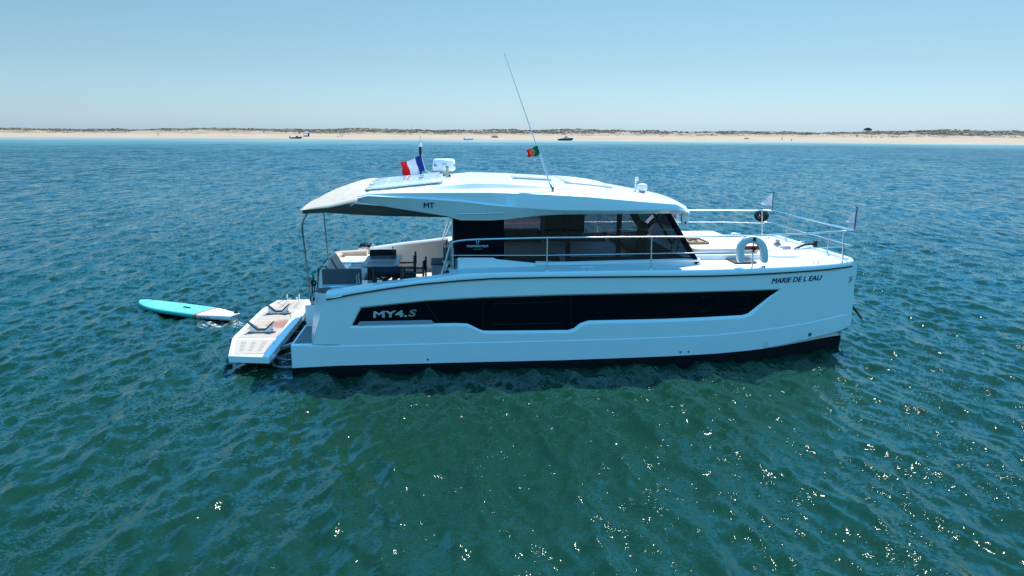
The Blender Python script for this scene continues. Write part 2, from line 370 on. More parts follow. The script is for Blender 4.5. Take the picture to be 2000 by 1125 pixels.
    for c_, r_ in (((-7.02, 16.33, 0), 0.55), ((-6.55, 16.25, 0), 0.4), ((-4.5, 15.7, 0), 0.35), ((-4.75, 15.0, 0), 0.3)):
        dd_ = node('ShaderNodeVectorMath', operation='DISTANCE'); L(geo.outputs['Position'], dd_.inputs[0]); dd_.inputs[1].default_value = c_
        fm = math_('MAXIMUM', fm, math_('MULTIPLY', mrange(dd_.outputs['Value'], r_*0.4, r_, 1, 0), mrange(noise_of(9.0, (1, 1, 1), 4, 0.7), 0.52, 0.62, 0, 1)))
    foam = node('ShaderNodeMix', data_type='RGBA'); L(fm, foam.inputs[0]); L(sand.outputs[2], foam.inputs[6]); foam.inputs[7].default_value = (0.7, 0.75, 0.75, 1)
    L(foam.outputs[2], b.inputs['Base Color'])
    b.inputs['Roughness'].default_value = 0.04; L(math_('ADD', math_('ADD', mrange(fm, 0, 1, 0.0, 0.5), mrange(ams.outputs['Fac'], 1.0, 4.0, 0.0, 0.2)), mrange(ams.outputs['Fac'], 0.08, 1.0, 0.035, 0.16)), b.inputs['Roughness'])
    b.inputs['IOR'].default_value = 1.333
    # ripples: fine everywhere, coarse ones only where the mesh is too coarse to carry them
    gust = mrange(noise_of(0.09, (1, 1, 1), 2), 0.3, 0.7, 0.55, 1.25)
    def slopes(scale, stretch, rot, ax, ay, weight=None, detail=3):
        """random surface slope (dz/dx, dz/dy) at one wave scale, as a vector"""
        m0 = node('ShaderNodeMapping'); m0.inputs['Rotation'].default_value = (0, 0, rot); L(geo.outputs['Position'], m0.inputs[0])
        mp = node('ShaderNodeMapping'); mp.inputs['Scale'].default_value = stretch; L(m0.outputs[0], mp.inputs[0])
        z = node('ShaderNodeTexNoise'); z.inputs['Scale'].default_value = scale; z.inputs['Detail'].default_value = detail; z.inputs['Roughness'].default_value = 0.6; z.inputs['Distortion'].default_value = 0.3
        L(mp.outputs[0], z.inputs[0])
        sub = node('ShaderNodeVectorMath', operation='SUBTRACT'); L(z.outputs['Color'], sub.inputs[0]); sub.inputs[1].default_value = (0.5, 0.5, 0.5)
        mu = node('ShaderNodeVectorMath', operation='MULTIPLY'); L(sub.outputs[0], mu.inputs[0]); mu.inputs[1].default_value = (ax, ay, 0)
        if weight is None: return mu.outputs[0]
        sc_ = node('ShaderNodeVectorMath', operation='SCALE'); L(mu.outputs[0], sc_.inputs[0]); L(weight, sc_.inputs['Scale']); return sc_.outputs[0]
    step = ams.outputs['Fac']
    calm_ = mrange(sdj, 20, 210, 0.22, 1.0)
    near_w = math_('MULTIPLY', gust, calm_)
    parts = [slopes(16.0, (1, 0.22, 1), 0.40, 0.8, 0.6, near_w, 5), slopes(7.5, (1, 0.26, 1), -0.30, 0.95, 0.7, near_w, 5),
             slopes(3.0, (1, 0.32, 1), 0.12, 1.5, 1.0, math_('MULTIPLY', calm_, mrange(step, 0.05, 0.30, 0.30, 1.0))),
             slopes(0.8, (1, 0.45, 1), 0.05, 1.3, 1.3, math_('MULTIPLY', calm_, mrange(step, 0.15, 0.8, 0.0, 1.0)), 4),
             slopes(0.16, (0.6, 1, 1), 0.0, 0.6, 1.1, math_('MULTIPLY', calm_, mrange(step, 0.4, 1.6, 0.0, 1.0)), 5)]
    acc = geo.outputs['Normal']
    for p_ in parts:
        ad = node('ShaderNodeVectorMath', operation='ADD'); L(acc, ad.inputs[0]); L(p_, ad.inputs[1]); acc = ad.outputs[0]
    # shading normals tilted to -y and backs flattened, so reflections take bluer sky
    sx_ = node('ShaderNodeSeparateXYZ'); L(acc, sx_.inputs[0])
    yy = math_('ADD', math_('MINIMUM', sx_.outputs[1], 0.0), math_('MULTIPLY', math_('MAXIMUM', sx_.outputs[1], 0.0), 0.42))
    yy = math_('ADD', yy, math_('MULTIPLY', mrange(step, 0.05, 0.7, -0.035, -0.15), calm_))
    cx_ = node('ShaderNodeCombineXYZ'); L(sx_.outputs[0], cx_.inputs[0]); L(yy, cx_.inputs[1]); L(sx_.outputs[2], cx_.inputs[2])
    # capillary ripples that carry the glitter, in patches
    gl = slopes(27.0, (0.7, 1, 1), 0.1, 1.7, 2.9, math_('MULTIPLY', near_w, mrange(noise_of(1.1, (1, 0.40, 1), 4, 0.65, 0.4), 0.40, 0.72, 0.10, 1.0)), 2)
    ad = node('ShaderNodeVectorMath', operation='ADD'); L(cx_.outputs[0], ad.inputs[0]); L(gl, ad.inputs[1])
    flat = node('ShaderNodeVectorMath', operation='MULTIPLY'); L(ad.outputs[0], flat.inputs[0]); flat.inputs[1].default_value = (1, 1, 0)
    dt = node('ShaderNodeVectorMath', operation='DOT_PRODUCT'); L(flat.outputs[0], dt.inputs[0]); L(flat.outputs[0], dt.inputs[1])
    k_ = math_('DIVIDE', 1.0, math_('ADD', 1.0, math_('MULTIPLY', dt.outputs['Value'], 0.8)))
    sf = node('ShaderNodeVectorMath', operation='SCALE'); L(flat.outputs[0], sf.inputs[0]); L(k_, sf.inputs['Scale'])
    up_ = node('ShaderNodeVectorMath', operation='ADD'); L(sf.outputs[0], up_.inputs[0]); up_.inputs[1].default_value = (0, 0, 1)
    nn = node('ShaderNodeVectorMath', operation='NORMALIZE'); L(up_.outputs[0], nn.inputs[0]); L(nn.outputs[0], b.inputs['Normal'])
    me.materials.append(m)
    o = bpy.data.objects.new('water', me); col.objects.link(o); tag(o, 'choppy green blue sea', 'sea', kind='structure')
    return o
build_water()

# ---- beach and dunes beyond it
def dune_h(az, d):
    """height of the sand at azimuth az, d metres inland of the waterline"""
    z = np.interp(d, [-60, -8, 0, 10, 28, 32, 62, 80, 120, 170, 260, 500], [-3.0, -0.35, 0.02, 0.55, 1.15, 1.35, 2.3, 2.9, 3.5, 3.6, 3.0, 2.5])
    r_ = shore(az)+d; p = Vector((math.sin(az)*r_, math.cos(az)*r_, 0))
    k = sst(58, 100, d)
    a = mnoise.noise(p*0.011+Vector((3, 7, 0))); b_ = mnoise.noise(p*0.035+Vector((9, 1, 4))); c = mnoise.noise(p*0.11)
    e = sst(50, 66, d + 10*mnoise.noise(p*0.05+Vector((0, 0, 5))))
    return z + k*(1.1+2.3*max(-0.4, a)+1.4*b_+0.5*c)*(1 if d < 180 else max(0, 1-(d-180)/250)) + e*(0.35+0.35*c)
def sheet(name, d_list, az_list, m, label):
    mb = MB(); rows = []
    for d in d_list:
        row = []
        for az in az_list:
            r_ = shore(az)+d; row.append(Vector((math.sin(az)*r_, math.cos(az)*r_, dune_h(az, d))))
        rows.append(row)
    mb.loft(rows); o = mb.build(name, m); tag(o, label, name, kind='structure'); return o
azs = np.linspace(R(-62), R(62), 700)
M['sand'] = mat('dry_sand', (0.42, 0.30, 0.19), 0.95, var=0.10, vscale=0.05, bump=0.15, bscale=0.7)
M['dune'] = mat('dune_sand', (0.36, 0.26, 0.17), 0.95, c2=(0.20, 0.145, 0.085), c2lo=0.50, c2hi=0.62, vscale=0.10, bump=0.3, bscale=0.5)
beach = sheet('beach', [-60, -30, -8, 0, 4, 10, 18, 26, 30, 34, 42, 50, 56, 60], azs, M['sand'], 'pale sand beach')
M['ridge'] = mat('vegetated_dune', (0.30, 0.22, 0.145), 0.95, c2=(0.115, 0.088, 0.048), c2lo=0.36, c2hi=0.52, vscale=0.16, bump=0.4, bscale=0.5)
dunes = sheet('dunes', [60, 63, 66, 70, 75, 80, 84], azs, M['dune'], 'low sand dunes')
ridge = sheet('dune_ridge', [84, 88, 92, 100, 108, 118, 128, 140, 155, 175, 200, 240, 300, 500], azs, M['ridge'], 'scrub covered dune ridge')
def wpt(px, d):
    """world point on the sand, seen at pixel column px, d metres inland"""
    q = ray(px, 258); az = math.atan2(q.x, q.y); r_ = shore(az)+d
    return Vector((math.sin(az)*r_, math.cos(az)*r_, dune_h(az, d))), az
# dune scrub: uncountable low bushes
def scrub():
    mb = MB()
    base = bmesh.new(); bmesh.ops.create_icosphere(base, subdivisions=1, radius=1.0)
    bv = [v.co.copy() for v in base.verts]; bf = [[v.index for v in f.verts] for f in base.faces]; base.free()
    for i in range(16000):
        az = random.uniform(R(-44), R(44)); d = 58 + 150*random.random()**1.15
        r_ = shore(az)+d; p = Vector((math.sin(az)*r_, math.cos(az)*r_, 0))
        dens = 0.45 + 0.9*mnoise.noise(p*0.03) + 0.5*mnoise.noise(p*0.12) + 0.9*sst(72, 100, d) - (0.35 if d < 72 else 0)
        if random.random() > dens: continue
        p.z = dune_h(az, d); s = random.uniform(0.3, 0.62)*(1.5 if d > 84 else 0.8)
        j = Vector((random.random()*50, random.random()*50, 0))
        vs = [p + Vector((v.x*s*1.5, v.y*s*1.5, v.z*s*0.7))*(0.7+0.6*mnoise.noise(v*1.7+j)+0.2) for v in bv]
        mb.add(vs, bf, random.choice((0, 0, 1, 1, 2)))
    o = mb.build('dune_scrub', [mat('scrub_olive', (0.10, 0.080, 0.040), 0.95, var=0.3), mat('scrub_brown', (0.14, 0.10, 0.058), 0.95, var=0.3), mat('scrub_grey_green', (0.15, 0.125, 0.075), 0.95, var=0.3)], smooth=False)
    tag(o, 'low dry scrub growing over the dunes', 'scrub', kind='stuff')
scrub()

# ================================================================== THE MOTOR YACHT
yacht = thing('motor_yacht', 'large white power catamaran with a black hull window stripe, lying at anchor in the foreground', 'yacht')
# --- surveyed lines (photo pixels)
def yb(x): return 2.55 - (0.65*((x-6.5)/4.92)**2.2 if x > 6.5 else 0)
def side_pt(px, py, off=0.0, f=None):
    y = -2.5
    for _ in range(6):
        q = P(px, py, Y=y); y = -((f or yb)(q.x)+off)
    return P(px, py, Y=y)
def curve(pxs, f=None, off=0.0):
    q = [side_pt(a, b, off, f) for a, b in pxs]; q.sort(key=lambda v: v.x)
    xs = np.array([v.x for v in q]); zs = np.array([v.z for v in q])
    return lambda x: float(np.interp(x, xs, zs))
deck_z = curve([(637, 572), (688, 564), (752, 554.5), (816, 547), (864, 541), (899, 535.5), (960, 532.5), (1125, 529.7), (1262, 528), (1400, 526), (1516, 522), (1588, 518.4), (1636, 514.3), (1660, 511), (1676, 508)])
line_z = curve([(637, 584), (648, 582), (688, 574), (752, 563.4), (816, 554.5), (899, 547), (960, 543), (1070, 540.7), (1262, 539), (1400, 537.7), (1468, 535), (1540, 531), (1612, 525.6), (1660, 519.6), (1678, 515)])
boot_z = curve([(570, 718.5), (660, 713.8), (880, 708), (1100, 703), (1400, 690), (1507, 679), (1581, 669), (1642, 659)])
chine_z = curve([(1380, 693), (1450, 685), (1492, 680), (1581, 660), (1645, 644), (1661, 636.5)])
knuck_z = curve([(566, 674), (660, 675.7), (880, 669.8), (1100, 664.7), (1400, 653.6), (1507, 641.4), (1581, 630), (1656, 612.4)])
def side_y(x, z):
    y = yb(x)
    zk = knuck_z(x); y += 0.011*(1-sst(zk-0.012, zk, z))
    if x > 8.6:
        zc = chine_z(x); y -= (0.16*sst(9.0, 11.0, x))*(1-sst(zc-0.02, zc, z))
    return y
def hull_px(px, py, off=0.0):
    y = -2.5
    for _ in range(6):
        q = P(px, py, Y=y); y = -(side_y(q.x, q.z)+off)
    return P(px, py, Y=y)
def pip(pt, poly):
    x, y = pt; c = False; j = len(poly)-1
    for i in range(len(poly)):
        (xi, yi), (xj, yj) = poly[i], poly[j]
        if (yi > y) != (yj > y) and x < (xj-xi)*(y-yi)/(yj-yi)+xi: c = not c
        j = i
    return c
def resample(poly, step):
    out = []
    for i in range(len(poly)-1):
        a, b = Vector(poly[i]), Vector(poly[i+1]); n = max(1, int((b-a).length/step))
        out += [a + (b-a)*(k/n) for k in range(n)]
    return out + [Vector(poly[-1])]
stem_px = [(1677, 509), (1674, 521), (1669, 553), (1665.6, 596), (1662.4, 628), (1660.7, 636.5)]
stem_lo = [(1644.5, 643.5), (1642, 659), (1637, 686), (1632, 715)]
def p2(px, py):
    q = hull_px(px, py); return Vector((q.x, q.z))
WIN_OUT = [(683, 641), (703, 599.4), (831.6, 586.4), (944, 579.6), (1100, 574.6), (1250, 571.4), (1400, 568), (1530, 563.6), (1507, 581), (1467, 617), (1454, 621.5), (1400, 624.8), (1300, 629), (1152, 632.5), (1138, 636.5), (1124, 647), (1112, 650.5), (955, 652), (941, 650.5), (930, 645), (915, 638), (905, 636.5), (856, 637)]
WIN_IN = [(687.5, 636.8), (705, 602.7), (831.6, 589.2), (944, 583), (1100, 577.8), (1250, 574.5), (1400, 570.8), (1523.7, 566.6), (1504, 580), (1462, 613), (1451, 616.3), (1400, 619.2), (1300, 623.6), (1150, 627), (1134, 632), (1121, 642), (1110, 645.6), (955, 647), (944, 646.6), (935, 643.6), (922, 637), (912, 632.8), (890, 632), (856, 632.4)]
def build_hull():
    top = [Vector((x, deck_z(x)-0.004)) for x in np.linspace(p2(637, 573).x, 11.40, 60)]
    stem = [p2(*q) for q in stem_px[1:]]
    lowp = [p2(*q) for q in stem_lo]
    bot = [Vector((lowp[-1].x, -0.45)), Vector((0.0, -0.45)), Vector((0.0, knuck_z(0.0))), Vector((p2(610, 676).x, knuck_z(0.4)))]
    outl = top + stem + lowp + bot
    outl = resample(outl + [outl[0]], 0.2)[:-1]
    wo_ = resample([p2(*q) for q in WIN_OUT] + [p2(*WIN_OUT[0])], 0.15)[:-1]
    wi_ = resample([p2(*q) for q in WIN_IN] + [p2(*WIN_IN[0])], 0.15)[:-1]
    pts, edges = [], []
    def loop(l, close=True):
        o = len(pts); pts.extend(l)
        for i in range(len(l) if close else len(l)-1): edges.append((o+i, o+(i+1) % len(l)))
    loop(outl); loop(wo_); loop(wi_)
    op = [tuple(p) for p in outl]; wop = [tuple(p) for p in wo_]; wip = [tuple(p) for p in wi_]
    for f, a, b in ((knuck_z, 0.02, 11.2), (lambda x: knuck_z(x)-0.012, 0.02, 11.2)):
        loop([Vector((x, f(x))) for x in np.linspace(a, b, 90)], False)
    for f, a, b in ((chine_z, 8.9, 11.15), (lambda x: chine_z(x)-0.02, 8.9, 11.0)):
        loop([Vector((x, f(x))) for x in np.linspace(a, b, 40)], False)
    loop([Vector((x, boot_z(x))) for x in np.linspace(0.0, p2(1642, 659).x, 80)], False)
    for x in np.arange(0.1, 11.4, 0.17):
        for z in np.arange(-0.4, 2.0, 0.13):
            if pip((x, z), op) and not pip((x, z), wop): pts.append(Vector((x, z)))
    v, e, f, *_ = delaunay_2d_cdt([Vector(p[:2]) for p in pts], edges, [], 0, 1e-5)
    ins = [pip((q.x+1e-6, q.y), wip) for q in v]
    wis = set((round(p.x, 4), round(p.y, 4)) for p in wi_)
    V3 = []
    for q in v:
        y = side_y(q.x, q.y)
        if (round(q.x, 4), round(q.y, 4)) in wis: y -= 0.035
        V3.append(Vector((q.x, -y, q.y)))
    hull, anti, pane = [], [], []
    for t in f:
        c = sum((v[i] for i in t), Vector((0, 0)))/len(t)
        if not pip(tuple(c), op): continue
        if pip(tuple(c), wip): pane.append(t)
        elif c.y < boot_z(c.x): anti.append(t)
        else: hull.append(t)
    flip = lambda L_: [Vector((p.x, -p.y, p.z)) for p in L_]
    # hull part: both demi-hulls, transom pods, bridge deck
    H = MB(); H.add(V3, hull); H.add(flip(V3), [t[::-1] for t in hull])
    A = MB(); A.add(V3, anti); A.add(flip(V3), [t[::-1] for t in anti])
    zs = [-0.45, -0.2, 0.0, 0.12, 0.25, 0.4, 0.7, 0.98]
    sx = [p2(*q) for q in stem_px[1:]] + [p2(*q) for q in stem_lo]
    sz = np.array([q.y for q in sx])[::-1]; sxx = np.array([q.x for q in sx])[::-1]
    for s in (-1, 1):
        for lo, tgt in ((zs[:5], A), (zs[4:], H)):
            rows = []
            for z in lo:
                zz = boot_z(11.0) if abs(z-0.25) < 1e-6 else z
                x0 = float(np.interp(zz, sz, sxx)); y0 = side_y(x0, zz)
                rows.append([Vector((x0*(1-t), s*(y0-0.85*sst(0, 0.35, t)), zz)) for t in np.linspace(0, 1, 26)])
            tgt.loft(rows)
        rows = []
        for zz in (0.98, 1.4, 1.85):
            x0 = float(np.interp(zz, sz, sxx)); y0 = side_y(x0, zz)
            rows.append([Vector((x0+(3.1-x0)*t, s*(y0-0.85*sst(0, 0.45, t)), zz)) for t in np.linspace(0, 1, 20)])
        H.loft(rows)
        # stern step of each demi-hull
        zt = knuck_z(0.0)
        H.add([(0, s*2.572, 0.10), (0, s*1.15, 0.10), (0, s*1.15, zt), (0, s*2.572, zt)], [[0, 1, 2, 3]])
        A.add([(0, s*2.572, -0.45), (0, s*1.15, -0.45), (0, s*1.15, 0.10), (0, s*2.572, 0.10)], [[0, 1, 2, 3]])
        H.box((0.45, s*1.85, zt-0.02), (0.9, 1.40, 0.04))
        # transom pod: slanting face from the side panel's aft edge
        a, b = P(637, 573, Y=-2.545), P(610, 675, Y=-2.545); c, d = P(616, 572, Y=-2.12), P(607, 641, Y=-2.12)
        g = lambda q: Vector((q.x, q.y*(-s), q.z))
        e1, e2 = Vector((c.x+0.05, -1.0, c.z)), Vector((d.x+0.05, -1.0, zt))
        d2 = Vector((d.x, d.y, zt))
        a2, b2 = Vector((1.6, a.y, a.z)), Vector((1.6, b.y, zt)); b3 = Vector((b.x, b.y, zt))
        H.add([g(a), g(b3), g(d2), g(c), g(e1), g(e2)], [[0, 1, 2, 3], [3, 2, 5, 4]])
        H.add([g(a), g(c), g(e1), Vector((1.6, -1.0*(-s), c.z)), g(Vector((1.6, -2.545, c.z)))], [[0, 1, 2, 3, 4]])
    H.box((6.0, 0, 0.86), (10.6, 2.5, 0.2)); H.box((0.62, 0, 1.03), (0.2, 2.1, 0.88))
    H.box((11.2, 0, 1.42), (0.12, 3.5, 0.80))
    H.build('hull', M['gel'], yacht, angle=28)
    A.build('antifouling', M['black'], yacht, angle=28)
    W = MB(); W.add([p + Vector((0, 0.035, 0)) if (round(p.x, 4), round(p.z, 4)) not in wis else p for p in V3], pane)
    hw = W.build('hull_window', M['bglass'], yacht, angle=28); hw['label'] = 'long black glazed stripe along the near hull'
    W = MB(); W.add([Vector((p.x, -p.y, p.z)) for p in (q + Vector((0, 0.035, 0)) if (round(q.x, 4), round(q.z, 4)) not in wis else q for q in V3)], [t[::-1] for t in pane])
    W.build('hull_window', M['bglass'], yacht, angle=28)
    return hw
hw = build_hull()
# window joints and opening ports
def hline(px, r, off=-0.030): return [hull_px(a, b, off) for a, b in px]
for pts in ([(944, 585), (944, 645)], [(1115, 579), (1115, 641)], [(832, 591), (850, 618), (856, 630)]):
    MB().tube(hline(pts, .004, -0.034), 0.005, 4).build('joint', M['rub'], hw)
for pts in ([(962, 634), (1097, 631), (1097, 589), (962, 594)], [(1370, 607), (1459, 604), (1459, 577), (1370, 580)]):
    MB().tube(hline(pts, .004, -0.034), 0.0035, 4, close=True).build('port_frame', mat('dark_port_frame', (0.022, 0.022, 0.024), 0.5), hw)
# grey ledge under the model letters
q = [hull_px(*p, -0.012) for p in ((697, 635.5), (702.5, 628.5), (842, 625.5), (849, 632.2))]
MB().prism(q, (0, 0.05, 0)).build('window_ledge', mat('grey_window_ledge', (0.34, 0.36, 0.42), 0.4), hw, bevel=0.004)
def on_glass(px, py): return hull_px(px, py, -0.035+0.006)
letter_part('model_lettering', 'MY4.', (729, 621.3), (795, 619), 13.2, on_glass, M['silver'], yacht, bold=0.035)
letter_part('model_lettering', 'S', (797, 619), (811, 618.3), 14, on_glass, M['gold'], yacht, bold=0.03, lean=4)
letter_part('name_lettering', 'MARIE DE L EAU', (1506.5, 554), (1603, 547.5), 10.5, lambda a, b: hull_px(a, b, 0.004), M['ink'], yacht, bold=0.026, lean=3.5)
# bow emblem and thruster mark
mb = MB()
for a, b in (((1657, 552), (1663, 541)), ((1660, 552.5), (1663.5, 546)), ((1659, 543), (1666, 539)), ((1660.5, 547), (1666, 544.5))):
    mb.bar(hull_px(*a, 0.004), hull_px(*b, 0.004), 0.008, 0.012)
mb.build('bow_emblem', M['greymark'], yacht)
mb = MB(); c = hull_px(1581.5, 653.5, 0.004)
for k in range(5):
    a = k*2*math.pi/5; mb.bar(c, c+Vector((math.cos(a), 0, math.sin(a)))*0.035, 0.008, 0.014); 
    mb.bar(c+Vector((math.cos(a), 0, math.sin(a)))*0.035, c+Vector((math.cos(a+.7), 0, math.sin(a+.7)))*0.042, 0.008, 0.012)
mb.build('thruster_mark', M['ink'], yacht)
for px, py in ((835.5, 702.5), (1329, 688), (1345, 687)):
    MB().lathe([(0.0, 0.0), (0.022, 0.0), (0.022, 0.012), (0.012, 0.012), (0.0, 0.006)], hull_px(px, py, 0.006), 12, axis='Y').build('drain_fitting', M['dsteel'], yacht)

# --- gunwale band, rub line, deck
x0g = p2(637, 573).x
def plan(n=110):
    pts = [(x, yb(x)) for x in np.linspace(x0g, 11.12, n)]
    x1, y1 = pts[-1]
    arc = [(11.25, y1-0.045), (11.345, y1-0.13), (11.40, y1-0.25), (11.425, y1-0.42), (11.43, y1-0.7), (11.43, 0.6), (11.43, 0.0)]
    return pts + arc
pl = plan()
full = [(x, -y) for x, y in pl] + [(x, y) for x, y in pl[-2::-1]]
def nrm(i):
    a = Vector(full[max(0, i-1)]); b = Vector(full[min(len(full)-1, i+1)]); t = (b-a).normalized(); return Vector((t.y, -t.x))
rows = []; rub = []
for i, (x, y) in enumerate(full):
    n_ = nrm(i); zt, zl = deck_z(min(x, 11.42)), line_z(min(x, 11.44))
    if x > 11.3: zl = min(zl, zt-0.10)
    def pt(o, z): return Vector((x+n_.x*o, y+n_.y*o, z))
    rows.append([pt(-0.02, zl-0.01), pt(0.022, zl), pt(0.026, zl+0.02), pt(0.012, zt-0.012), pt(0.0, zt), pt(-0.09, zt+0.006), pt(-0.11, zt-0.03)])
    rub.append(pt(0.018, zl-0.008))
MB().loft(rows).build('gunwale', M['gel'], yacht, angle=40)
MB().tube(rub, 0.016, 6).build('rub_strake', M['rub'], yacht)
for s in (-1, 1):      # pointed silver tips of the rub line
    a, b = hull_px(643, 583.5, 0.02), hull_px(668, 578, 0.02)
    MB().tube([Vector((p.x, p.y*(-s), p.z)) for p in (a, a.lerp(b, .5), b)], [0.004, 0.018, 0.022], 8).build('rail_tip', M['steel'], yacht)
# deck sheet from the cabin's aft end to the bow
dk = MB(); rows = []
for x in list(np.linspace(2.98, 11.1, 50)) + [11.25, 11.36, 11.41]:
    hw_ = float(np.interp(x, [a for a, b in pl[:113]], [b for a, b in pl[:113]])) if x < 11.4 else 1.6
    rows.append([Vector((x, hw_*t*0.985, deck_z(x)-0.012+0.02*(1-t*t))) for t in np.linspace(-1, 1, 13)])
dk.loft(rows); dk.build('deck', M['deckwhite'], yacht)
# front coaming across the bow
mb = MB(); mb.loft([[Vector((11.20, y, 1.86)), Vector((11.22, y, 1.965)), Vector((11.40, y, 1.955)), Vector((11.42, y, 1.86))] for y in np.linspace(-1.75, 1.75, 12)], caps=True)
mb.build('bow_coaming', M['gel'], yacht, bevel=0.012)
# cockpit bulwarks (top and inner wall) and floor
ZF = 1.05
for s in (-1, 1):
    rows = []
    for x in np.linspace(x0g, 3.05, 14):
        zt = deck_z(x); y = yb(x)
        rows.append([Vector((x, s*(y-0.08), zt)), Vector((x, s*(y-0.24), zt+0.004)), Vector((x, s*(y-0.27), zt-0.03)), Vector((x, s*(y-0.29), ZF))])
    MB().loft(rows).build('bulwark', M['gel'], yacht)
MB().box((1.9, 0, ZF-0.03), (2.6, 4.5, 0.06)).build('cockpit_sole', mat('pale_cockpit_sole', (0.55, 0.52, 0.48), 0.7, var=0.08), yacht)
MB().prism([P(616.5, 570, Y=-2.25), P(619, 565, Y=-2.0), P(643, 563, Y=-2.0), P(652, 568, Y=-2.2), P(636, 573.5, Y=-2.32)], (0, 0, 0.02)).build('stern_cap', M['brownteak'], yacht)
# teak on the stern steps
for s in (-1, 1):
    z = knuck_z(0)+0.004
    MB().box((0.27, s*1.86, z+0.004), (0.46, 1.18, 0.012)).build('stern_step_teak', M['greyteak'], yacht)
q = P(616, 583, Y=-2.2)
MB().box(q+Vector((-0.02, -0.05, 0)), (0.02, 0.12, 0.06)).build('warning_label', M['red'], yacht)

# --- cabin
ZR = 3.02
base_line = [(888, 503.5), (963, 503.5), (970, 506.5), (1070, 516.5), (1110, 518), (1365, 510)]
YC = 1.95
bl = [P(a, b, Y=-YC) for a, b in base_line]
for s in (-1, 1):
    poly = [Vector((p.x, s*YC, p.z)) for p in bl] + [Vector((bl[-1].x+0.25, s*YC, 1.80)), Vector((bl[0].x, s*YC, 1.2))]
    MB().prism(poly, (0, -s*0.06, 0)).build('cabin_base', M['gel'], yacht, bevel=0.008)
    sill = [P(a, b, Y=-YC) for a, b in ((1046, 513.8), (1070, 514.5), (1110, 514.5), (1366, 507.5))]
    rows = [[Vector((p.x, s*(YC-0.01), p.z+0.035)), Vector((p.x, s*(YC+0.05), p.z+0.01)), Vector((p.x, s*(YC+0.045), p.z-0.03)), Vector((p.x, s*(YC-0.01), p.z-0.045))] for p in sill]
    MB().loft(rows, caps=True).build('window_sill', M['gel'], yacht)
xa, xp, xg = P(887, 480, Y=-YC).x, P(985, 480, Y=-YC).x, P(1110, 480, Y=-YC).x
at_, ab = P(1307, 418, Y=-YC), P(1362, 511, Y=-YC)
sl_ = (ab-at_)/(ab.z-at_.z)
def ap(z): return at_ + sl_*(z-at_.z)
for s in (-1, 1):
    ys = s*(YC-0.02)
    pz = lambda x: float(np.interp(x, [p.x for p in bl], [p.z for p in bl]))-0.03
    pnl = MB().prism([(xa, ys, ZR), (xp, ys, ZR), (xp, ys, pz(xp)), (bl[1].x, ys, pz(bl[1].x)), (xa, ys, pz(xa))], (0, -s*0.05, 0)).build('cabin_side_panel', M['bpanel'], yacht)
    xs_ = [xp+0.01, bl[3].x, bl[4].x]
    t3 = ap(3.0); b3 = ap(2.0)
    g = MB().add([(xp+0.01, ys, ZR), (t3.x-0.06, ys, ZR), (b3.x-0.06, ys, pz(b3.x)), (bl[4].x, ys, pz(bl[4].x)), (bl[3].x, ys, pz(bl[3].x)), (xp+0.01, ys, pz(xp))], [[0, 1, 2, 3, 4, 5]])
    g.build('cabin_window', M['cabglass'], yacht)
    for px in (1110, 1209.5):
        x = P(px, 470, Y=-YC).x
        MB().box((x, s*(YC-0.06), 2.5), (0.09, 0.05, 1.05)).build('window_mullion', M['bpanel'], yacht)
    a, b = ap(3.03), ap(1.93)
    MB().bar((a.x-0.02, s*(YC-0.02), a.z), (b.x-0.02, s*(YC-0.02), b.z), 0.09, 0.13, up=Vector((0, 1, 0))).build('windscreen_pillar', M['bpanel'], yacht, bevel=0.01)
    # lower frame strip inside the glass
    MB().bar((bl[4].x, s*(YC-0.05), pz(bl[4].x)+0.07), (b.x-0.05, s*(YC-0.05), pz(b.x)+0.07), 0.05, 0.08).build('window_frame', M['bpanel'], yacht)
a, b = ap(3.0), ap(1.97)
MB().add([(a.x+.02, -YC+.05, a.z), (a.x+.14, 0, a.z), (a.x+.02, YC-.05, a.z), (b.x+.02, YC-.05, b.z), (b.x+.14, 0, b.z), (b.x+.02, -YC+.05, b.z)], [[0, 1, 4, 5], [1, 2, 3, 4]]).build('windscreen', M['wsglass'], yacht)
MB().bar((a.x+.13, 0, a.z), (b.x+.13, 0, b.z), 0.05, 0.06, up=Vector((0, 1, 0))).build('windscreen_mullion', M['bpanel'], yacht)
# aft bulkhead and its post
for y_, dx_, dy_ in ((-1.90, .07, .10), (1.90, .07, .10), (1.2, .05, 1.3), (-1.45, .05, .80)): MB().box((xa+0.03, y_, 2.05), (dx_, dy_, 1.95)).build('aft_bulkhead', M['bpanel'], yacht)
MB().tube([(xa-0.03, -1.96, 1.95), (xa-0.03, -1.96, 2.92)], 0.012, 8).build('grab_post', M['steel'], yacht)
MB().tube([P(885, 424, Y=2.05), P(864, 470, Y=2.3)], 0.012, 6).build('stay_rod', M['steel'], yacht)
# interior
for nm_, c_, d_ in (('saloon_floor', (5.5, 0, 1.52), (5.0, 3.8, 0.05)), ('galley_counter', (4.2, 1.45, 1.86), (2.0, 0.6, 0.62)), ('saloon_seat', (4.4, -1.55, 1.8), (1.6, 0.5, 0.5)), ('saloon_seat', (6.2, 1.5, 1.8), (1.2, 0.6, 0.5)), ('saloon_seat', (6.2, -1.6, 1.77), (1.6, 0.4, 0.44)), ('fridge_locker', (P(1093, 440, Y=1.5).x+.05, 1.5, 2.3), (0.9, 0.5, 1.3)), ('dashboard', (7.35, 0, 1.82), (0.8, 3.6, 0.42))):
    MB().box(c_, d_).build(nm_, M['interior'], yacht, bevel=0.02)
hs = MB(); hx = P(1275, 480, Y=-1.0).x
hs.box((hx, -0.9, 2.08), (0.45, 0.5, 0.12)); hs.box((hx-0.22, -0.9, 2.35), (0.1, 0.5, 0.6)); hs.tube([(hx, -0.9, 1.5), (hx, -0.9, 2.05)], 0.06)
hs.build('helm_seat', M['rub'], yacht, bevel=0.03)
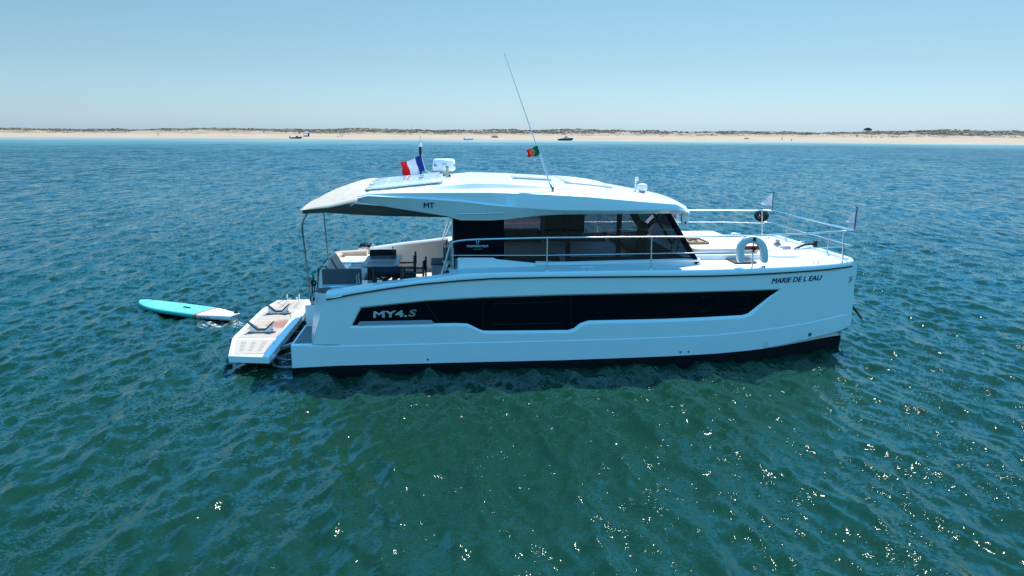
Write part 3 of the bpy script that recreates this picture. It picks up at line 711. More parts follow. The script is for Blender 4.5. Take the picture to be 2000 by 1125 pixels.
wl = MB(); c = P(1318, 482, Y=-1.0); wl.tube([c+Vector((0.05*math.cos(t), 0.2*math.sin(t), 0.2*math.cos(t))) for t in np.linspace(0, 6.283, 24)[:-1]], 0.015, 6, close=True)
wl.build('steering_wheel', M['rub'], yacht)
bd = MB(); a, b = P(985, 420, Y=1.85), P(1060, 447, Y=1.85)
for k in range(14):
    z = b.z + (a.z+0.25-b.z)*k/14; bd.box(((a.x+b.x)/2, 1.85, z), (b.x-a.x, 0.015, 0.022))
bd.build('window_blind', M['blind'], yacht)
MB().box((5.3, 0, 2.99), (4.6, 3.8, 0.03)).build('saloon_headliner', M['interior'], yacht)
# builder's lettering on the side panel
pan = lambda a, b: P(a, b, Y=-(YC-0.02)-0.004)
letter_part('builder_lettering', 'FOUNTAINE PAJOT', (912, 484), (954, 484), 5.4, pan, M['pale'], yacht, bold=0.01)
letter_part('builder_lettering', 'MOTOR YACHTS', (924, 487.6), (943, 487.6), 1.9, pan, M['greymark'], yacht)
mb = MB()
for a, b in (((929, 470.5), (937, 466)), ((931, 476), (931, 469.5)), ((934, 477), (934, 470)), ((934, 472.6), (937, 471.2))):
    mb.bar(pan(*a), pan(*b), 0.006, 0.012)
mb.build('builder_emblem', M['cyanlogo'], yacht)

# --- roof
def line_of(pxs, Y):
    q = sorted([P(a, b, Y=Y) for a, b in pxs], key=lambda v: v.x); xs = [v.x for v in q]; zs = [v.z for v in q]
    return lambda x: float(np.interp(x, xs, zs))
L0 = line_of([(699, 394.4), (773, 407), (837, 417), (876, 423), (886, 426), (895, 430.5), (960, 430.7), (988, 428.7), (1026, 424), (1058, 421), (1100, 419), (1180, 418), (1260, 417.5), (1330, 417), (1346, 418)], -2.05)
L1 = line_of([(699, 388), (718, 382.7), (773, 385.4), (837, 389), (901, 393.5), (960, 401), (994, 404), (1052, 408.5), (1100, 411), (1200, 411.5), (1320, 410.5), (1335, 413.5), (1346, 416.5)], -2.16)
L2 = line_of([(700, 383.5), (718, 378.4), (773, 377), (859, 376.3), (960, 376.3), (1052, 379), (1148, 384.5), (1244, 393), (1292, 396.7), (1321, 399), (1335, 406), (1346, 415)], -2.12)
L3 = line_of([(702, 379), (752, 375), (859, 371), (960, 368), (1052, 369.5), (1084, 370.5), (1148, 374.5), (1244, 384), (1308, 392.5), (1321, 396.5), (1335, 404.5), (1346, 414)], -1.74)
L4 = line_of([(704, 377.5), (752, 374), (773, 371.6), (837, 366), (901, 360), (924, 358), (988, 359), (1084, 364), (1180, 372), (1250, 382), (1300, 391), (1321, 395.5), (1335, 403.5), (1346, 413)], -1.68)
rx0, rx1 = P(699, 394, Y=-2.05).x, P(1346, 416, Y=-2.05).x
rows = []
for i, x in enumerate(list(np.linspace(rx0, rx0+0.3, 8)) + list(np.linspace(rx0+0.36, rx1-0.3, 60)) + list(np.linspace(rx1-0.26, rx1, 10))):
    w1 = 0.045*(1-sst(3.6, 4.4, x)); z0, z1, z2, z3, z4 = L0(x), L1(x), L2(x), L3(x), L4(x)
    z1 = max(z1, z0+0.01); z2 = max(z2, z1+0.004); z3 = max(z3, z2+0.002); z4 = max(z4, z3)
    crown = 0.10*sst(rx0-0.2, rx0+1.4, x)*(1-0.75*sst(5.6, rx1, x)); fw = 0.0
    endk = sst(rx1-0.5, rx1, x); ak = 1-sst(rx0, rx0+0.25, x)
    half = [(1.72, z0+0.03), (2.05, z0), (2.165-0.03*endk, z1), (2.165-w1-0.03*endk, z1+0.012+0.3*w1), (2.12-0.02*endk, z2), (1.74, z3), (1.68, z4)]
    half = [(y-0.05*ak, z) for y, z in half]
    half += [(y, z4+crown*(1-(y/1.68)**2)) for y in (1.3, 0.9, 0.45)]
    st = [Vector((x, -y, z)) for y, z in half] + [Vector((x, 0, z4+crown))] + [Vector((x, y, z)) for y, z in half[::-1]]
    for p in st: p.x += (0.16*(1-(p.y/2.1)**2))*sst(rx1-1.2, rx1, x)
    rows.append(st)
roof = MB().loft(rows, closed=True, caps=True).build('roof', M['gel'], yacht, angle=24, bevel=0.012)
# raised moulded panels on the forward roof
for pxs in ([(1080, 347), (1130, 352), (1190, 369), (1165, 367.5), (1085, 352.5)],):
    pass
# front visor tabs
for s in (-1, 1):
    c = P(1338.5, 425, Y=-1.98)
    prof = [(-0.075, 0.11), (0.075, 0.10), (0.075, -0.09), (0.045, -0.135), (0.0, -0.15), (-0.045, -0.135), (-0.075, -0.09)]
    MB().prism([Vector((c.x+a*0.9, s*2.0, c.z+b)) for a, b in prof], (0, -s*0.10, 0)).build('visor_bracket', M['gel'], yacht, bevel=0.015)
    MB().box((c.x, s*2.01, c.z-0.105), (0.03, 0.02, 0.05)).build('bracket_screw', M['rub'], yacht)
# grab rail on the roof side
a, b = P(893, 418.5, Y=-2.2), P(985, 416, Y=-2.2)
MB().tube([a, b], 0.014, 8).build('roof_grab_rail', M['steel'], yacht)
for u_ in (.12, .88): MB().tube([a.lerp(b, u_), a.lerp(b, u_)+Vector((0, .1, 0))], 0.01).build('rail_stud', M['steel'], yacht)
def roof_side(px, py):
    q = None; y = -2.1
    for _ in range(5):
        q = P(px, py, Y=y); z0, z1 = L0(q.x), L1(q.x); t = (q.z-z0)/(z1-z0); y = -(2.05+0.115*min(1, max(0, t)))-0.005
    return P(px, py, Y=y)
letter_part('registration_lettering', 'MT', (827.5, 406.5), (848, 406.5), 10.5, roof_side, M['ink'], yacht, bold=0.02)

# --- canvas awning aft of the roof with a dark under-liner
tipN, midN, rtN = P(586.5, 411, Y=-2.0), P(641, 406, Y=-2.03), P(698, 394.5, Y=-2.04)
topA, topB, topC = P(603, 396.5, Y=-1.0), P(641, 379.5, Y=-1.0), P(706, 371.5, Y=-1.0)
xs = np.linspace(tipN.x-0.06, rtN.x+0.10, 22); rows = []
for x in xs:
    ze = float(np.interp(x, [tipN.x, midN.x, rtN.x], [tipN.z, midN.z, rtN.z]))
    u = (x-tipN.x)/(rtN.x-tipN.x); u = min(1, max(0, u))
    cr_ = 0.26*(1-(1-u)**2.2)+0.045
    yw = 2.02-0.25*(1-u)**4
    rows.append([Vector((x-0.05*(1-t*t)*(1-u), yw*t, ze + cr_*(1-abs(t)**2.6)*(0.93) - (0.04*(1-u)**6))) for t in np.linspace(-1, 1, 25)])
MB().loft(rows).build('awning', M['beige'], yacht, solid=0.012)
rows = []
lx = [(592, 417.6), (635, 415.6), (688, 419), (752, 422), (820, 423.5), (876, 424.5), (884, 426)]
for a, b in lx:
    q = P(a, b, Y=-1.84); x = q.x
    ze = float(np.interp(x, [tipN.x, midN.x, rtN.x], [tipN.z, midN.z, rtN.z])) if x < rtN.x else L0(x)
    ye = 1.99 if x > 0.6 else 1.9; ze -= 0.004
    rows.append([Vector((x, -ye, ze)), Vector((x, -1.9, (ze+q.z)/2-0.01)), Vector((x, -1.84, q.z)), Vector((x, -1.6, q.z-0.02)), Vector((x, 1.6, q.z-0.02)), Vector((x, 1.84, q.z)), Vector((x, 1.9, (ze+q.z)/2-0.01)), Vector((x, ye, ze))])
for part in ([r_[:4] for r_ in rows], [r_[4:] for r_ in rows]): MB().loft(part).build('awning_liner', M['grey_fabric'], yacht, angle=50)
MB().loft([[r_[3], r_[4]] for r_ in rows if r_[3].x > 1.2]).build('ceiling_liner', M['grey_fabric'], yacht)
MB().bar(P(684, 402, Y=-2.0), P(697, 394.8, Y=-2.04), 0.012, 0.03).build('light_streak', M['flagwhite'], yacht)  # white bar standing in for a bright streak of light under the edge
# poles under the awning
MB().tube([P(600, 418, Y=-1.75), P(594, 426, Y=-1.76), P(590.5, 437, Y=-1.77), P(590.5, 448, Y=-1.74), P(607, 588, Y=-0.9)], 0.017, 10).build('awning_pole', M['dsteel'], yacht)
MB().tube([P(632, 414, Y=1.7), P(635.5, 450, Y=1.72), P(641, 500, Y=1.75), P(644, 520, Y=1.75)], 0.017, 10).build('awning_pole', M['dsteel'], yacht)
# --- things bolted on the roof
sN = [P(712, 370.5, Y=-1.45), P(860.7, 355.5, Y=-1.45)]
zc_ = lambda x: L4(x)+0.10*sst(rx0-0.2, rx0+1.4, x)
c0, c1 = sN
sol = thing  # panel lies parallel to the roof crown
def sp_pt(u, v, dz=0.0):
    x = c0.x+0.02+(c1.x-c0.x)*u; t = -1.45+2.9*v
    zb = c0.z+(c1.z-c0.z)*u
    return Vector((x, t, zb+0.004+0.075*(1-(t/1.45)**2)+dz))
ks = np.linspace(0, 1, 9)
rows = [[sp_pt(u, v) for v in ks] for u in np.linspace(0, 1, 7)]
pnl = MB().loft(rows).build('solar_panel', M['solar'], yacht, solid=0.02)
fr = MB()
for v in (0, 0.2, 0.4, 0.6, 0.8, 1): fr.tube([sp_pt(u, v, 0.013) for u in np.linspace(0, 1, 7)], 0.008 if v in (0, 1) else 0.005, 4)
for u in (0, 0.25, 0.5, 0.75, 1): fr.tube([sp_pt(u, v, 0.013) for v in ks], 0.012 if u in (0, 1) else 0.004, 4)
fr.box(sp_pt(1, 0.06, -0.03)+Vector((0.01, 0, 0)), (0.03, 0.2, 0.11)); fr.build('panel_frame', M['white'], pnl)
# radar dome
rc = Vector((2.91, 0.1, 0)); zt = P(867, 309.5, Y=0.1).z; zb = P(867, 333, Y=0.1).z; hh = zt-zb
rad = MB(); rad.lathe([(0.0, zb-0.01), (0.20, zb-0.01), (0.243, zb+0.02), (0.252, zb+0.05), (0.238, zt-0.06), (0.225, zt-0.025), (0.19, zt-0.008), (0.0, zt)], rc, 40)
rdm = rad.build('radar_dome', M['white'], yacht, angle=50)
MB().lathe([(0.0, zb-0.25), (0.11, zb-0.25), (0.075, zb-0.12), (0.10, zb), (0.0, zb)], rc, 20).build('radar_pedestal', M['white'], rdm)
def dome(px, py):
    th = math.asin(max(-1, min(1, ((px-866.5)/1380*(-EYE.y+rc.y)*1.0)/0.247))); p = P(px, py, Y=rc.y-0.25)
    return Vector((rc.x+0.252*math.sin(th+0.02), rc.y-0.252*math.cos(th+0.02), p.z))
letter_part('dome_lettering', 'N', (848, 325.5), (851.5, 325.5), 5, dome, M['ink'], rdm)
letter_part('dome_lettering', 'G', (885, 326), (888, 326), 5, dome, M['ink'], rdm)
MB().tube([dome(867+3.2*math.cos(t), 322.5-3.2*math.sin(t)) for t in np.linspace(-0.4, 3.6, 12)], 0.004, 4).build('dome_mark', M['blue'], rdm)
h = P(874, 352, Y=-0.5)
MB().lathe([(0.0, 0.03), (0.028, 0.03), (0.028, 0.27), (0.0, 0.275)], h, 14).build('horn', M['hornbeige'], yacht)
MB().lathe([(0, .27), (.029, .27), (.029, .29), (0, .29)], h, 14).build('horn_cap', M['rub'], yacht)
mb = MB(); mb.box(h+Vector((0, 0, 0.0)), (0.07, 0.05, 0.07)); mb.box(h+Vector((0.045, 0.02, 0.06)), (0.04, 0.04, 0.12)); mb.build('horn_bracket', M['rub'], yacht)
# stern light mast carrying the ensign
mx = P(822, 340, Y=1.0).x
zb_, z1_, z2_, z3_ = 3.45, P(822, 303, Y=1.0).z, P(822, 284, Y=1.0).z, P(822, 265, Y=1.0).z
MB().lathe([(0.0, zb_), (0.022, zb_), (0.022, z1_), (0.0, z1_)], (mx, 1.0, 0), 12).build('light_mast', M['rub'], yacht)
MB().lathe([(0.0, z1_), (0.032, z1_), (0.034, z2_-0.03), (0.0, z2_-0.03)], (mx, 1.0, 0), 14).build('light_mast', M['rub'], yacht)
MB().lathe([(0.0, z2_-0.03), (0.046, z2_-0.03), (0.046, z2_), (0.03, z2_+0.03), (0.012, z2_+0.07), (0.0, z2_+0.07)], (mx, 1.0, 0), 16).build('anchor_light', M['white'], yacht)
MB().tube([(mx, 1.0, z2_+0.06), (mx+0.005, 1.0, z3_)], 0.005, 5).build('short_antenna', M['dsteel'], yacht)
# whip antenna
ab_, at2 = P(1079, 374, Y=-1.86), P(985, 104, Y=-1.3)
MB().tube([ab_, ab_.lerp(at2, .32), at2], [0.016, 0.013, 0.006], 8).build('whip_antenna', M['white'], yacht)
mb = MB(); mb.box(ab_+Vector((0, 0, -0.015)), (0.09, 0.06, 0.03)); mb.tube([ab_+Vector((0, 0, -0.02)), ab_+Vector((0.015, 0, 0.05)), ab_.lerp(at2, .05)], 0.022, 8); mb.build('antenna_mount', M['dsteel'], yacht)
hy = P(1051, 283, Y=-1.72)
MB().tube([ab_+Vector((0.05, 0, 0.03)), ab_.lerp(at2, .33)+Vector((0.02, -0.01, 0))], 0.005, 4).build('halyard', M['pale'], yacht)
# roof hatch (open slot) and searchlight, camera mast
hz = lambda x: L4(x)+0.085
q = [P(1000, 345.5, Y=-0.9), P(1010, 346, Y=-0.2)]
xh0, xh1 = P(1001, 346, Y=-0.7).x, P(1073, 354, Y=-0.7).x
mb = MB()
for y, wd in ((-0.95, .05), (-0.6, .05), (-0.25, .05)):
    mb.bar((xh0, y, L4(xh0)+0.075), (xh1, y, L4(xh1)+0.075), 0.07, 0.035)
mb.bar((xh0, -0.98, L4(xh0)+.07), (xh0, -0.2, L4(xh0)+.09), .05, .03)
rh = mb.build('roof_hatch_rail', mat('grey_hatch', (0.33, 0.33, 0.33), 0.5), yacht)
for sgn in (0,):
    xr0, xr1 = xh1+0.25, xh1+1.25
    rows = [[Vector((x, y, L4(x)+0.10*(1-0.75*sst(5.6, rx1, x))*(1-(y/1.68)**2)+0.012)) for y in (-1.2, -0.7, -0.2, 0.3, 0.8, 1.2)] for x in np.linspace(xr0, xr1, 6)]
    MB().loft(rows).build('roof_panel', mat('light_grey_roof_panel', (0.62, 0.65, 0.67), 0.35), yacht, solid=0.02)
c = P(1254, 365.5, Y=-0.9)
mb = MB(); mb.lathe([(0.0, -0.085), (0.05, -0.08), (0.075, -0.05), (0.08, 0.0), (0.072, 0.05), (0.045, 0.075), (0.0, 0.08)], (0, 0, 0), 20)
for i in range(len(mb.v)): v = mb.v[i]; mb.v[i] = c+Vector((v.x*1.45, v.y*1.1, v.z*0.95))
sl2 = mb.build('searchlight', M['white'], yacht, angle=60)
MB().box(c+Vector((0, 0, -0.09)), (0.12, 0.09, 0.05)).build('searchlight_base', M['dsteel'], sl2)
c2 = P(1241, 372, Y=-0.9)
MB().tube([c2+Vector((0, 0, -0.03)), c2+Vector((0, 0, 0.20))], 0.017, 10).build('camera_mast', M['white'], yacht)
MB().lathe([(0, -.045), (.035, -.03), (.042, .01), (.03, .04), (0, .05)], c2+Vector((0.02, 0, 0.235)), 14).build('mast_head', M['white'], yacht, angle=60)
MB().box(c2+Vector((-0.04, 0, -0.01)), (0.10, 0.03, 0.015)).build('mast_foot', M['dsteel'], yacht)

# --- guard rails
def rail_y(x): return yb(x)-0.09
def rail_curve(pxs):
    return [side_pt(a, b, 0, rail_y) for a, b in pxs]
def smooth(pts, it=2):
    for _ in range(it):
        o = [pts[0]]
        for a, b in zip(pts[:-1], pts[1:]): o += [a.lerp(b, .25), a.lerp(b, .75)]
        pts = o + [pts[-1]]
    return pts
top = rail_curve([(932, 467.5), (1000, 465.8), (1070, 464), (1273, 463), (1400, 462), (1468, 460.8), (1576, 456), (1640, 452)])
mid = rail_curve([(880, 498.8), (1070, 498.6), (1273, 495.3), (1400, 493), (1468, 491), (1576, 485), (1650, 481.5)])
st0 = [P(862, 536, Y=-2.42), P(872, 505, Y=-2.45), P(879, 478, Y=-2.45), P(887, 471.5, Y=-2.46), P(905, 469, Y=-2.46)]
corner_t = [P(1660, 451.3, Y=-2.0), P(1668.5, 450.5, Y=-1.86)]
corner_m = [P(1660, 481, Y=-2.0), P(1667, 480.5, Y=-1.86)]
mir = lambda L_: [Vector((p.x, -p.y, p.z)) for p in L_]
xf = corner_t[-1].x+0.02; zf = corner_t[-1].z; zm = corner_m[-1].z
half_t = smooth(st0 + top + corner_t, 2) + [Vector((xf, -1.6, zf)), Vector((xf, -0.6, zf-0.004))]
half_m = mid + corner_m + [Vector((xf, -1.6, zm)), Vector((xf, -0.6, zm))]
MB().tube(half_t + mir(half_t)[::-1], 0.0165, 10).build('guard_rail', M['steel'], yacht, angle=60)
MB().tube(half_m + mir(half_m)[::-1], 0.009, 8).build('guard_rail', M['steel'], yacht, angle=60)
def post(a, b): 
    mb = MB(); mb.tube([a, b], 0.0145, 10); mb.lathe([(0, 0), (.035, 0), (.03, .02), (.0, .025)], a, 12); mb.build('rail_post', M['steel'], yacht)
for (x1, y1, x2, y2) in ((1068, 529, 1069, 464), (1271, 526.5, 1273, 463), (1469, 523.5, 1472, 461), (1645.5, 513.5, 1648, 452)):
    a, b = side_pt(x1, y1, 0, rail_y), side_pt(x2, y2, 0, rail_y); post(a, b); post(*mir([a, b]))
for y in (-0.97, 0.97): post(Vector((xf-0.06, y, 1.95)), Vector((xf, y, zf)))
# cleats
def cleat(c, L_=0.26, ang=0.0):
    mb = MB(); d = Vector((math.cos(ang), math.sin(ang), 0))
    mb.tube([c-d*L_/2+Vector((0, 0, .062)), c-d*L_*.3+Vector((0, 0, .07)), c+d*L_*.3+Vector((0, 0, .07)), c+d*L_/2+Vector((0, 0, .062))], [.009, .013, .013, .009], 8)
    for s in (-1, 1): mb.tube([c+d*s*L_*.22, c+d*s*L_*.16+Vector((0, 0, .07))], .012, 8)
    mb.box(c+Vector((0, 0, 0.002)), (L_*.75, .05, .01)); return mb.build('cleat', M['steel'], yacht)
for px, py in ((1145, 528.5), (1594, 518)):
    q = side_pt(px, py, 0, lambda x: yb(x)-0.1); cleat(q); cleat(Vector((q.x, -q.y, q.z)))
q = P(660, 566, Y=-2.35); cl = cleat(q, 0.36); cleat(Vector((q.x, 2.4, q.z+0.02)), 0.36)
# --- foredeck furniture
zd = deck_z(9.0)
def rrect(x0, x1, y0, y1, r, n=6):
    o = []
    for cx, cy, a0 in ((x1-r, y1-r, 0), (x0+r, y1-r, 90), (x0+r, y0+r, 180), (x1-r, y0+r, 270)):
        for k in range(n+1): a = R(a0+90*k/n); o.append((cx+r*math.cos(a), cy+r*math.sin(a)))
    return o
MB().prism([(x, y, zd-0.02) for x, y in rrect(7.7, 9.75, -1.45, 1.45, 0.25)], (0, 0, 0.13)).build('foredeck_trunk', M['deckwhite'], yacht, bevel=0.03)
for s in (-1, 1):
    MB().prism([(x, y, zd+0.115) for x, y in rrect(8.12, 9.55, min(s*0.02, s*1.36), max(s*0.02, s*1.36), 0.10)], (0, 0, 0.11)).build('sunpad', M['pad'], yacht, bevel=0.04, seg=3)
MB().prism([P(1413, 503.5, Z=zd+.018), P(1461, 502.5, Z=zd+.018), P(1480, 513, Z=zd+.018), P(1437, 514, Z=zd+.018)], (0, 0, 0.012)).build('deck_hatch', M['hatchglass'], yacht)
MB().prism([(x, y, zd-0.01) for x, y in rrect(9.85, 10.55, -1.3, 1.3, 0.2)], (0, 0, 0.05)).build('foredeck_step', M['deckwhite'], yacht, bevel=0.02)
wz = deck_z(10.8)
mb = MB(); mb.lathe([(0, 0), (.09, 0), (.09, .05), (.05, .07), (.05, .12), (.075, .14), (0, .15)], P(1518, 480, Z=wz+.02), 16); mb.box(P(1530, 483, Z=wz+.03), (.3, .14, .05)); mb.build('windlass', M['dsteel'], yacht, bevel=.005)
mb = MB(); a = P(1552, 486, Z=wz+.03); b = P(1590, 484, Z=wz+.03); mb.tube([a, a.lerp(b, .5)+Vector((0, 0, .09)), b+Vector((0, 0, .09))], .03, 8); mb.box(b+Vector((.02, 0, .08)), (.07, .08, .18)); mb.build('anchor_roller', M['rub'], yacht, bevel=.008)
q = P(1568, 477, Z=wz+.02); cleat(q, 0.24, 0.3)
q = side_pt(1491, 522.5, 0, lambda x: yb(x)-0.05)
MB().lathe([(0, 0), (.045, 0), (.04, .035), (0, .045)], q, 14).build('navigation_light', M['white'], yacht); MB().box(q+Vector((0, -.035, .02)), (.03, .03, .025)).build('light_lens', M['greenlens'], yacht)

# --- cockpit sofa (fixed)
sofa = MB(); yn = -1.35
a = P(615, 527, Y=yn); b = P(705, 527, Y=yn); zs_ = a.z
x0, x1 = a.x, b.x
# near end panel with a corner facet
cr2 = P(632, 528, Y=yn).x
MB().prism([(x0+0.0, yn+0.22, ZF), (cr2, yn, ZF), (x1, yn, ZF), (x1, yn+0.1, ZF), (cr2, yn+0.12, ZF), (x0+.08, yn+.26, ZF)], (0, 0, zs_-ZF)).build('sofa_end_panel', M['greyvinyl'], yacht, bevel=0.015)
zseat = 1.42
sb = MB(); sb.box(((x0+x1)/2+0.03, yn+1.75, (ZF+zseat-0.12)/2), (x1-x0-0.05, 3.3, zseat-0.12-ZF)); sb.build('sofa_base', M['gel'], yacht)
for k, (u0, u1) in enumerate(((0.14, 1.10), (1.14, 2.1), (2.14, 3.1))):
    sc_ = MB().box((x0+0.62, yn+(u0+u1)/2, zseat-0.04), (x1-x0-0.35, u1-u0, 0.15)).build('seat_cushion', M['greycushion'], yacht, bevel=0.04, seg=3)
    MB().tube([(x0+0.45, yn+u1+0.02, zseat+0.022), (x1-0.12, yn+u1+0.02, zseat+0.022)], 0.012, 6).build('piping', M['greyvinyl'], sc_)
zw = P(641, 495.5, Y=0.1).z
for u0, u1, dz in ((0.06, 0.70, -0.02), (0.74, 1.50, 0.02), ):
    prof = [(x0+0.02, zseat-0.05), (x0+0.06, zw-0.10+dz), (x0+0.13, zw+dz), (x0+0.20, zw+dz), (x0+0.42, zseat+0.08), (x0+0.42, zseat-0.05)]
    bc_ = MB().prism([(x, yn+u0, z) for x, z in prof], (0, u1-u0, 0)).build('back_cushion', M['greycushion'], yacht, bevel=0.04, seg=3)
    MB().tube([(x, yn+u0-0.004, z) for x, z in prof[:5]], 0.011, 6).build('piping', M['rub'], bc_)
# port leg of the sofa
py0 = 2.22; a = P(652, 489, Y=py0); b = P(720, 484.5, Y=py0)
rows = []
for t in np.linspace(0, 1, 14):
    x = a.x-0.02+(b.x-a.x)*t; z = a.z-0.015+(b.z-a.z)*t - 0.06*(1-sst(0, .12, t))
    rows.append([Vector((x, py0-0.30, zseat-0.25)), Vector((x, py0-0.22, z-0.10)), Vector((x, py0-0.16, z-0.02)), Vector((x, py0-0.08, z)), Vector((x, py0+0.03, z-0.02)), Vector((x, py0+0.05, zseat-0.3))])
MB().loft(rows, closed=True, caps=True).build('back_cushion', M['cushion'], yacht, bevel=0.02)
rows = []
for t in np.linspace(0, 1, 10):      # rounded aft corner bolster
    q_ = t*math.pi/2; rows.append([Vector((a.x+0.10-0.12*math.sin(q_), py0-0.02-1.0*t, z_)) for z_ in (zseat-0.2, a.z-0.03)] + [Vector((a.x+0.26-0.12*math.sin(q_), py0-0.1-1.0*t, z_)) for z_ in (a.z-0.04, zseat-0.2)])
MB().loft(rows, closed=True, caps=True).build('back_cushion', M['cushion'], yacht, bevel=0.03, seg=3)
MB().box(((a.x+b.x)/2+0.1, py0-0.72, zseat-0.03), (b.x-a.x+0.3, 0.85, 0.14)).build('seat_cushion', M['pad'], yacht, bevel=0.04, seg=3)
# step locker by the door
a = P(842, 518, Y=-0.2)
lk = MB().box((a.x+0.27, 0.15, (ZF+a.z)/2), (0.52, 0.7, a.z-ZF)).build('step_locker', M['gel'], yacht, bevel=0.01)
MB().box((a.x+0.27, 0.15, a.z+0.02), (0.55, 0.74, 0.035)).build('locker_lid', M['greyteak'], lk, bevel=0.006)

# --- swim platform on its arms
ZP = 0.33
pp = [P(a, b, Z=ZP) for a, b in ((445.5, 695), (453, 662), (456, 657), (511, 603.5), (541, 586.5), (604, 584.5), (607, 592), (604, 600), (530, 692), (525.5, 697.5))]
plat = MB().prism([p+Vector((0, 0, -0.135)) for p in pp], (0, 0, 0.135)).build('swim_platform', M['gel'], yacht, bevel=0.012)
def pq(a, b, dz): return P(a, b, Z=ZP)+Vector((0, 0, dz))
def teak_panel(quad, m): return MB().prism([pq(*q, 0.002) for q in quad], (0, 0, 0.008)).build('teak_panel', m, plat)
teak_panel(((456, 692), (462, 664), (536, 663), (516, 691.5)), M['teak'])
teak_panel(((466, 659.5), (517, 607), (578, 606), (541, 659)), M['teakred'])
teak_panel(((519, 604.8), (547, 590), (597, 588), (586, 604)), M['teak'])
def worn_patches(m, spots):
    """bare reddish wood where the grey weathered surface has been rubbed away, at fixed places on the platform"""
    n = m.node_tree; L = n.links.new; b = n.nodes['Principled BSDF']; src = b.inputs['Base Color'].links[0].from_socket
    tc = n.nodes.new('ShaderNodeTexCoord'); mp = n.nodes.new('ShaderNodeMapping'); mp.inputs['Scale'].default_value = (1.5, 14, 1); L(tc.outputs['Object'], mp.inputs[0])
    nz = n.nodes.new('ShaderNodeTexNoise'); nz.inputs['Scale'].default_value = 1.6; nz.inputs['Detail'].default_value = 4; L(mp.outputs[0], nz.inputs[0])
    for c, r_ in spots:
        d = n.nodes.new('ShaderNodeVectorMath'); d.operation = 'DISTANCE'; L(tc.outputs['Object'], d.inputs[0]); d.inputs[1].default_value = c
        g = n.nodes.new('ShaderNodeMapRange'); g.inputs[1].default_value = 0; g.inputs[2].default_value = r_; g.inputs[3].default_value = 0.62; g.inputs[4].default_value = -0.35; L(d.outputs['Value'], g.inputs[0])
        a_ = n.nodes.new('ShaderNodeMath'); a_.operation = 'ADD'; L(g.outputs[0], a_.inputs[0]); L(nz.outputs['Fac'], a_.inputs[1])
        k = n.nodes.new('ShaderNodeMapRange'); k.inputs[1].default_value = 0.55; k.inputs[2].default_value = 0.80; L(a_.outputs[0], k.inputs[0])
        mx = n.nodes.new('ShaderNodeMix'); mx.data_type = 'RGBA'; L(k.outputs[0], mx.inputs[0]); L(src, mx.inputs[6]); mx.inputs[7].default_value = (0.33, 0.155, 0.11, 1); src = mx.outputs[2]
    L(src, b.inputs['Base Color'])
worn_patches(M['teakred'], [(tuple(pq(553, 634, 0)), 0.75), (tuple(pq(488, 640, 0)), 0.38)])
def quadlerp(q, u, v):
    a = Vector(q[0]).lerp(Vector(q[3]), u); b = Vector(q[1]).lerp(Vector(q[2]), u); r_ = a.lerp(b, v); return r_
q1 = ((456, 692), (462, 664), (536, 663), (516, 691.5))
for cc in (0.22, 0.50, 0.78):
    for k in range(7):
        v = 0.2+0.10*k; a = quadlerp(q1, cc-0.07, v); b = quadlerp(q1, cc+0.07, v); MB().bar(pq(a.x, a.y, 0.012), pq(b.x, b.y, 0.012), 0.011, 0.004).build('drain_slot', M['slot'], plat)
q3 = ((519, 604.8), (547, 590), (597, 588), (586, 604))
for cc in (0.35, 0.58, 0.8):
    for k in range(6):
        v = 0.2+0.11*k; a = quadlerp(q3, cc-0.06, v); b = quadlerp(q3, cc+0.06, v); MB().bar(pq(a.x, a.y, 0.012), pq(b.x, b.y, 0.012), 0.012, 0.004).build('drain_slot', M['slot'], plat)
seams = MB()
for k in range(1, 12):
    u = k/12; a = Vector((466, 659.5)).lerp(Vector((517, 607)), u); b = Vector((541, 659)).lerp(Vector((578, 606)), u); seams.bar(pq(a.x, a.y, 0.0105), pq(b.x, b.y, 0.0105), 0.004, 0.002)
seams.build('teak_seam', M['greyteak'], plat)
def chock(l, r_):
    A_, B_ = pq(*l, 0.008), pq(*r_, 0.008); d = (B_-A_); L_ = d.length; d.normalize(); n_ = Vector((-d.y, d.x, 0)); up = Vector((0, 0, 1))
    prof = [(0.02, 0.0), (0.98, 0.0), (0.95, .09), (0.93, .20), (0.66, .06), (0.36, .06), (0.08, .20), (0.08, .09)]
    k = MB().prism([A_+d*(L_*u)+up*h_ - n_*0.035 for u, h_ in prof], n_*0.07).build('tender_chock', M['white'], plat, bevel=.004)
    pad = MB()
    for (u0, h0), (u1, h1) in (((0.0, .235), (0.36, .07)), ((0.36, .07), (0.66, .07)), ((0.66, .07), (1.0, .235))):
        pad.bar(A_+d*(L_*u0)+up*h0, A_+d*(L_*u1)+up*h1, 0.09, 0.028)
    pad.build('chock_pad', M['rub'], k, bevel=.006)
    ft = MB(); ft.bar(A_+d*(-0.02)+up*0.006, B_+d*0.02+up*0.006, 0.12, 0.016); ft.build('chock_foot', M['rub'], k)
    for u in (.12, .25, .4, .62, .75, .9): MB().box(A_+d*(L_*u)+up*.03-n_*0.038, (.014, .014, .014)).build('chock_bolt', M['dsteel'], k)
    bo = MB(); bo.tube([A_+d*(L_*.93)-n_*0.05+up*.02, A_+d*(L_*1.0)-n_*0.05+up*.05, A_+d*(L_*.97)-n_*0.05+up*.09, A_+d*(L_*.88)-n_*.05+up*.07], .008, 6); bo.build('chock_clamp', M['dsteel'], k)
chock((522, 614), (566, 613.5)); chock((486, 650.5), (536, 650))
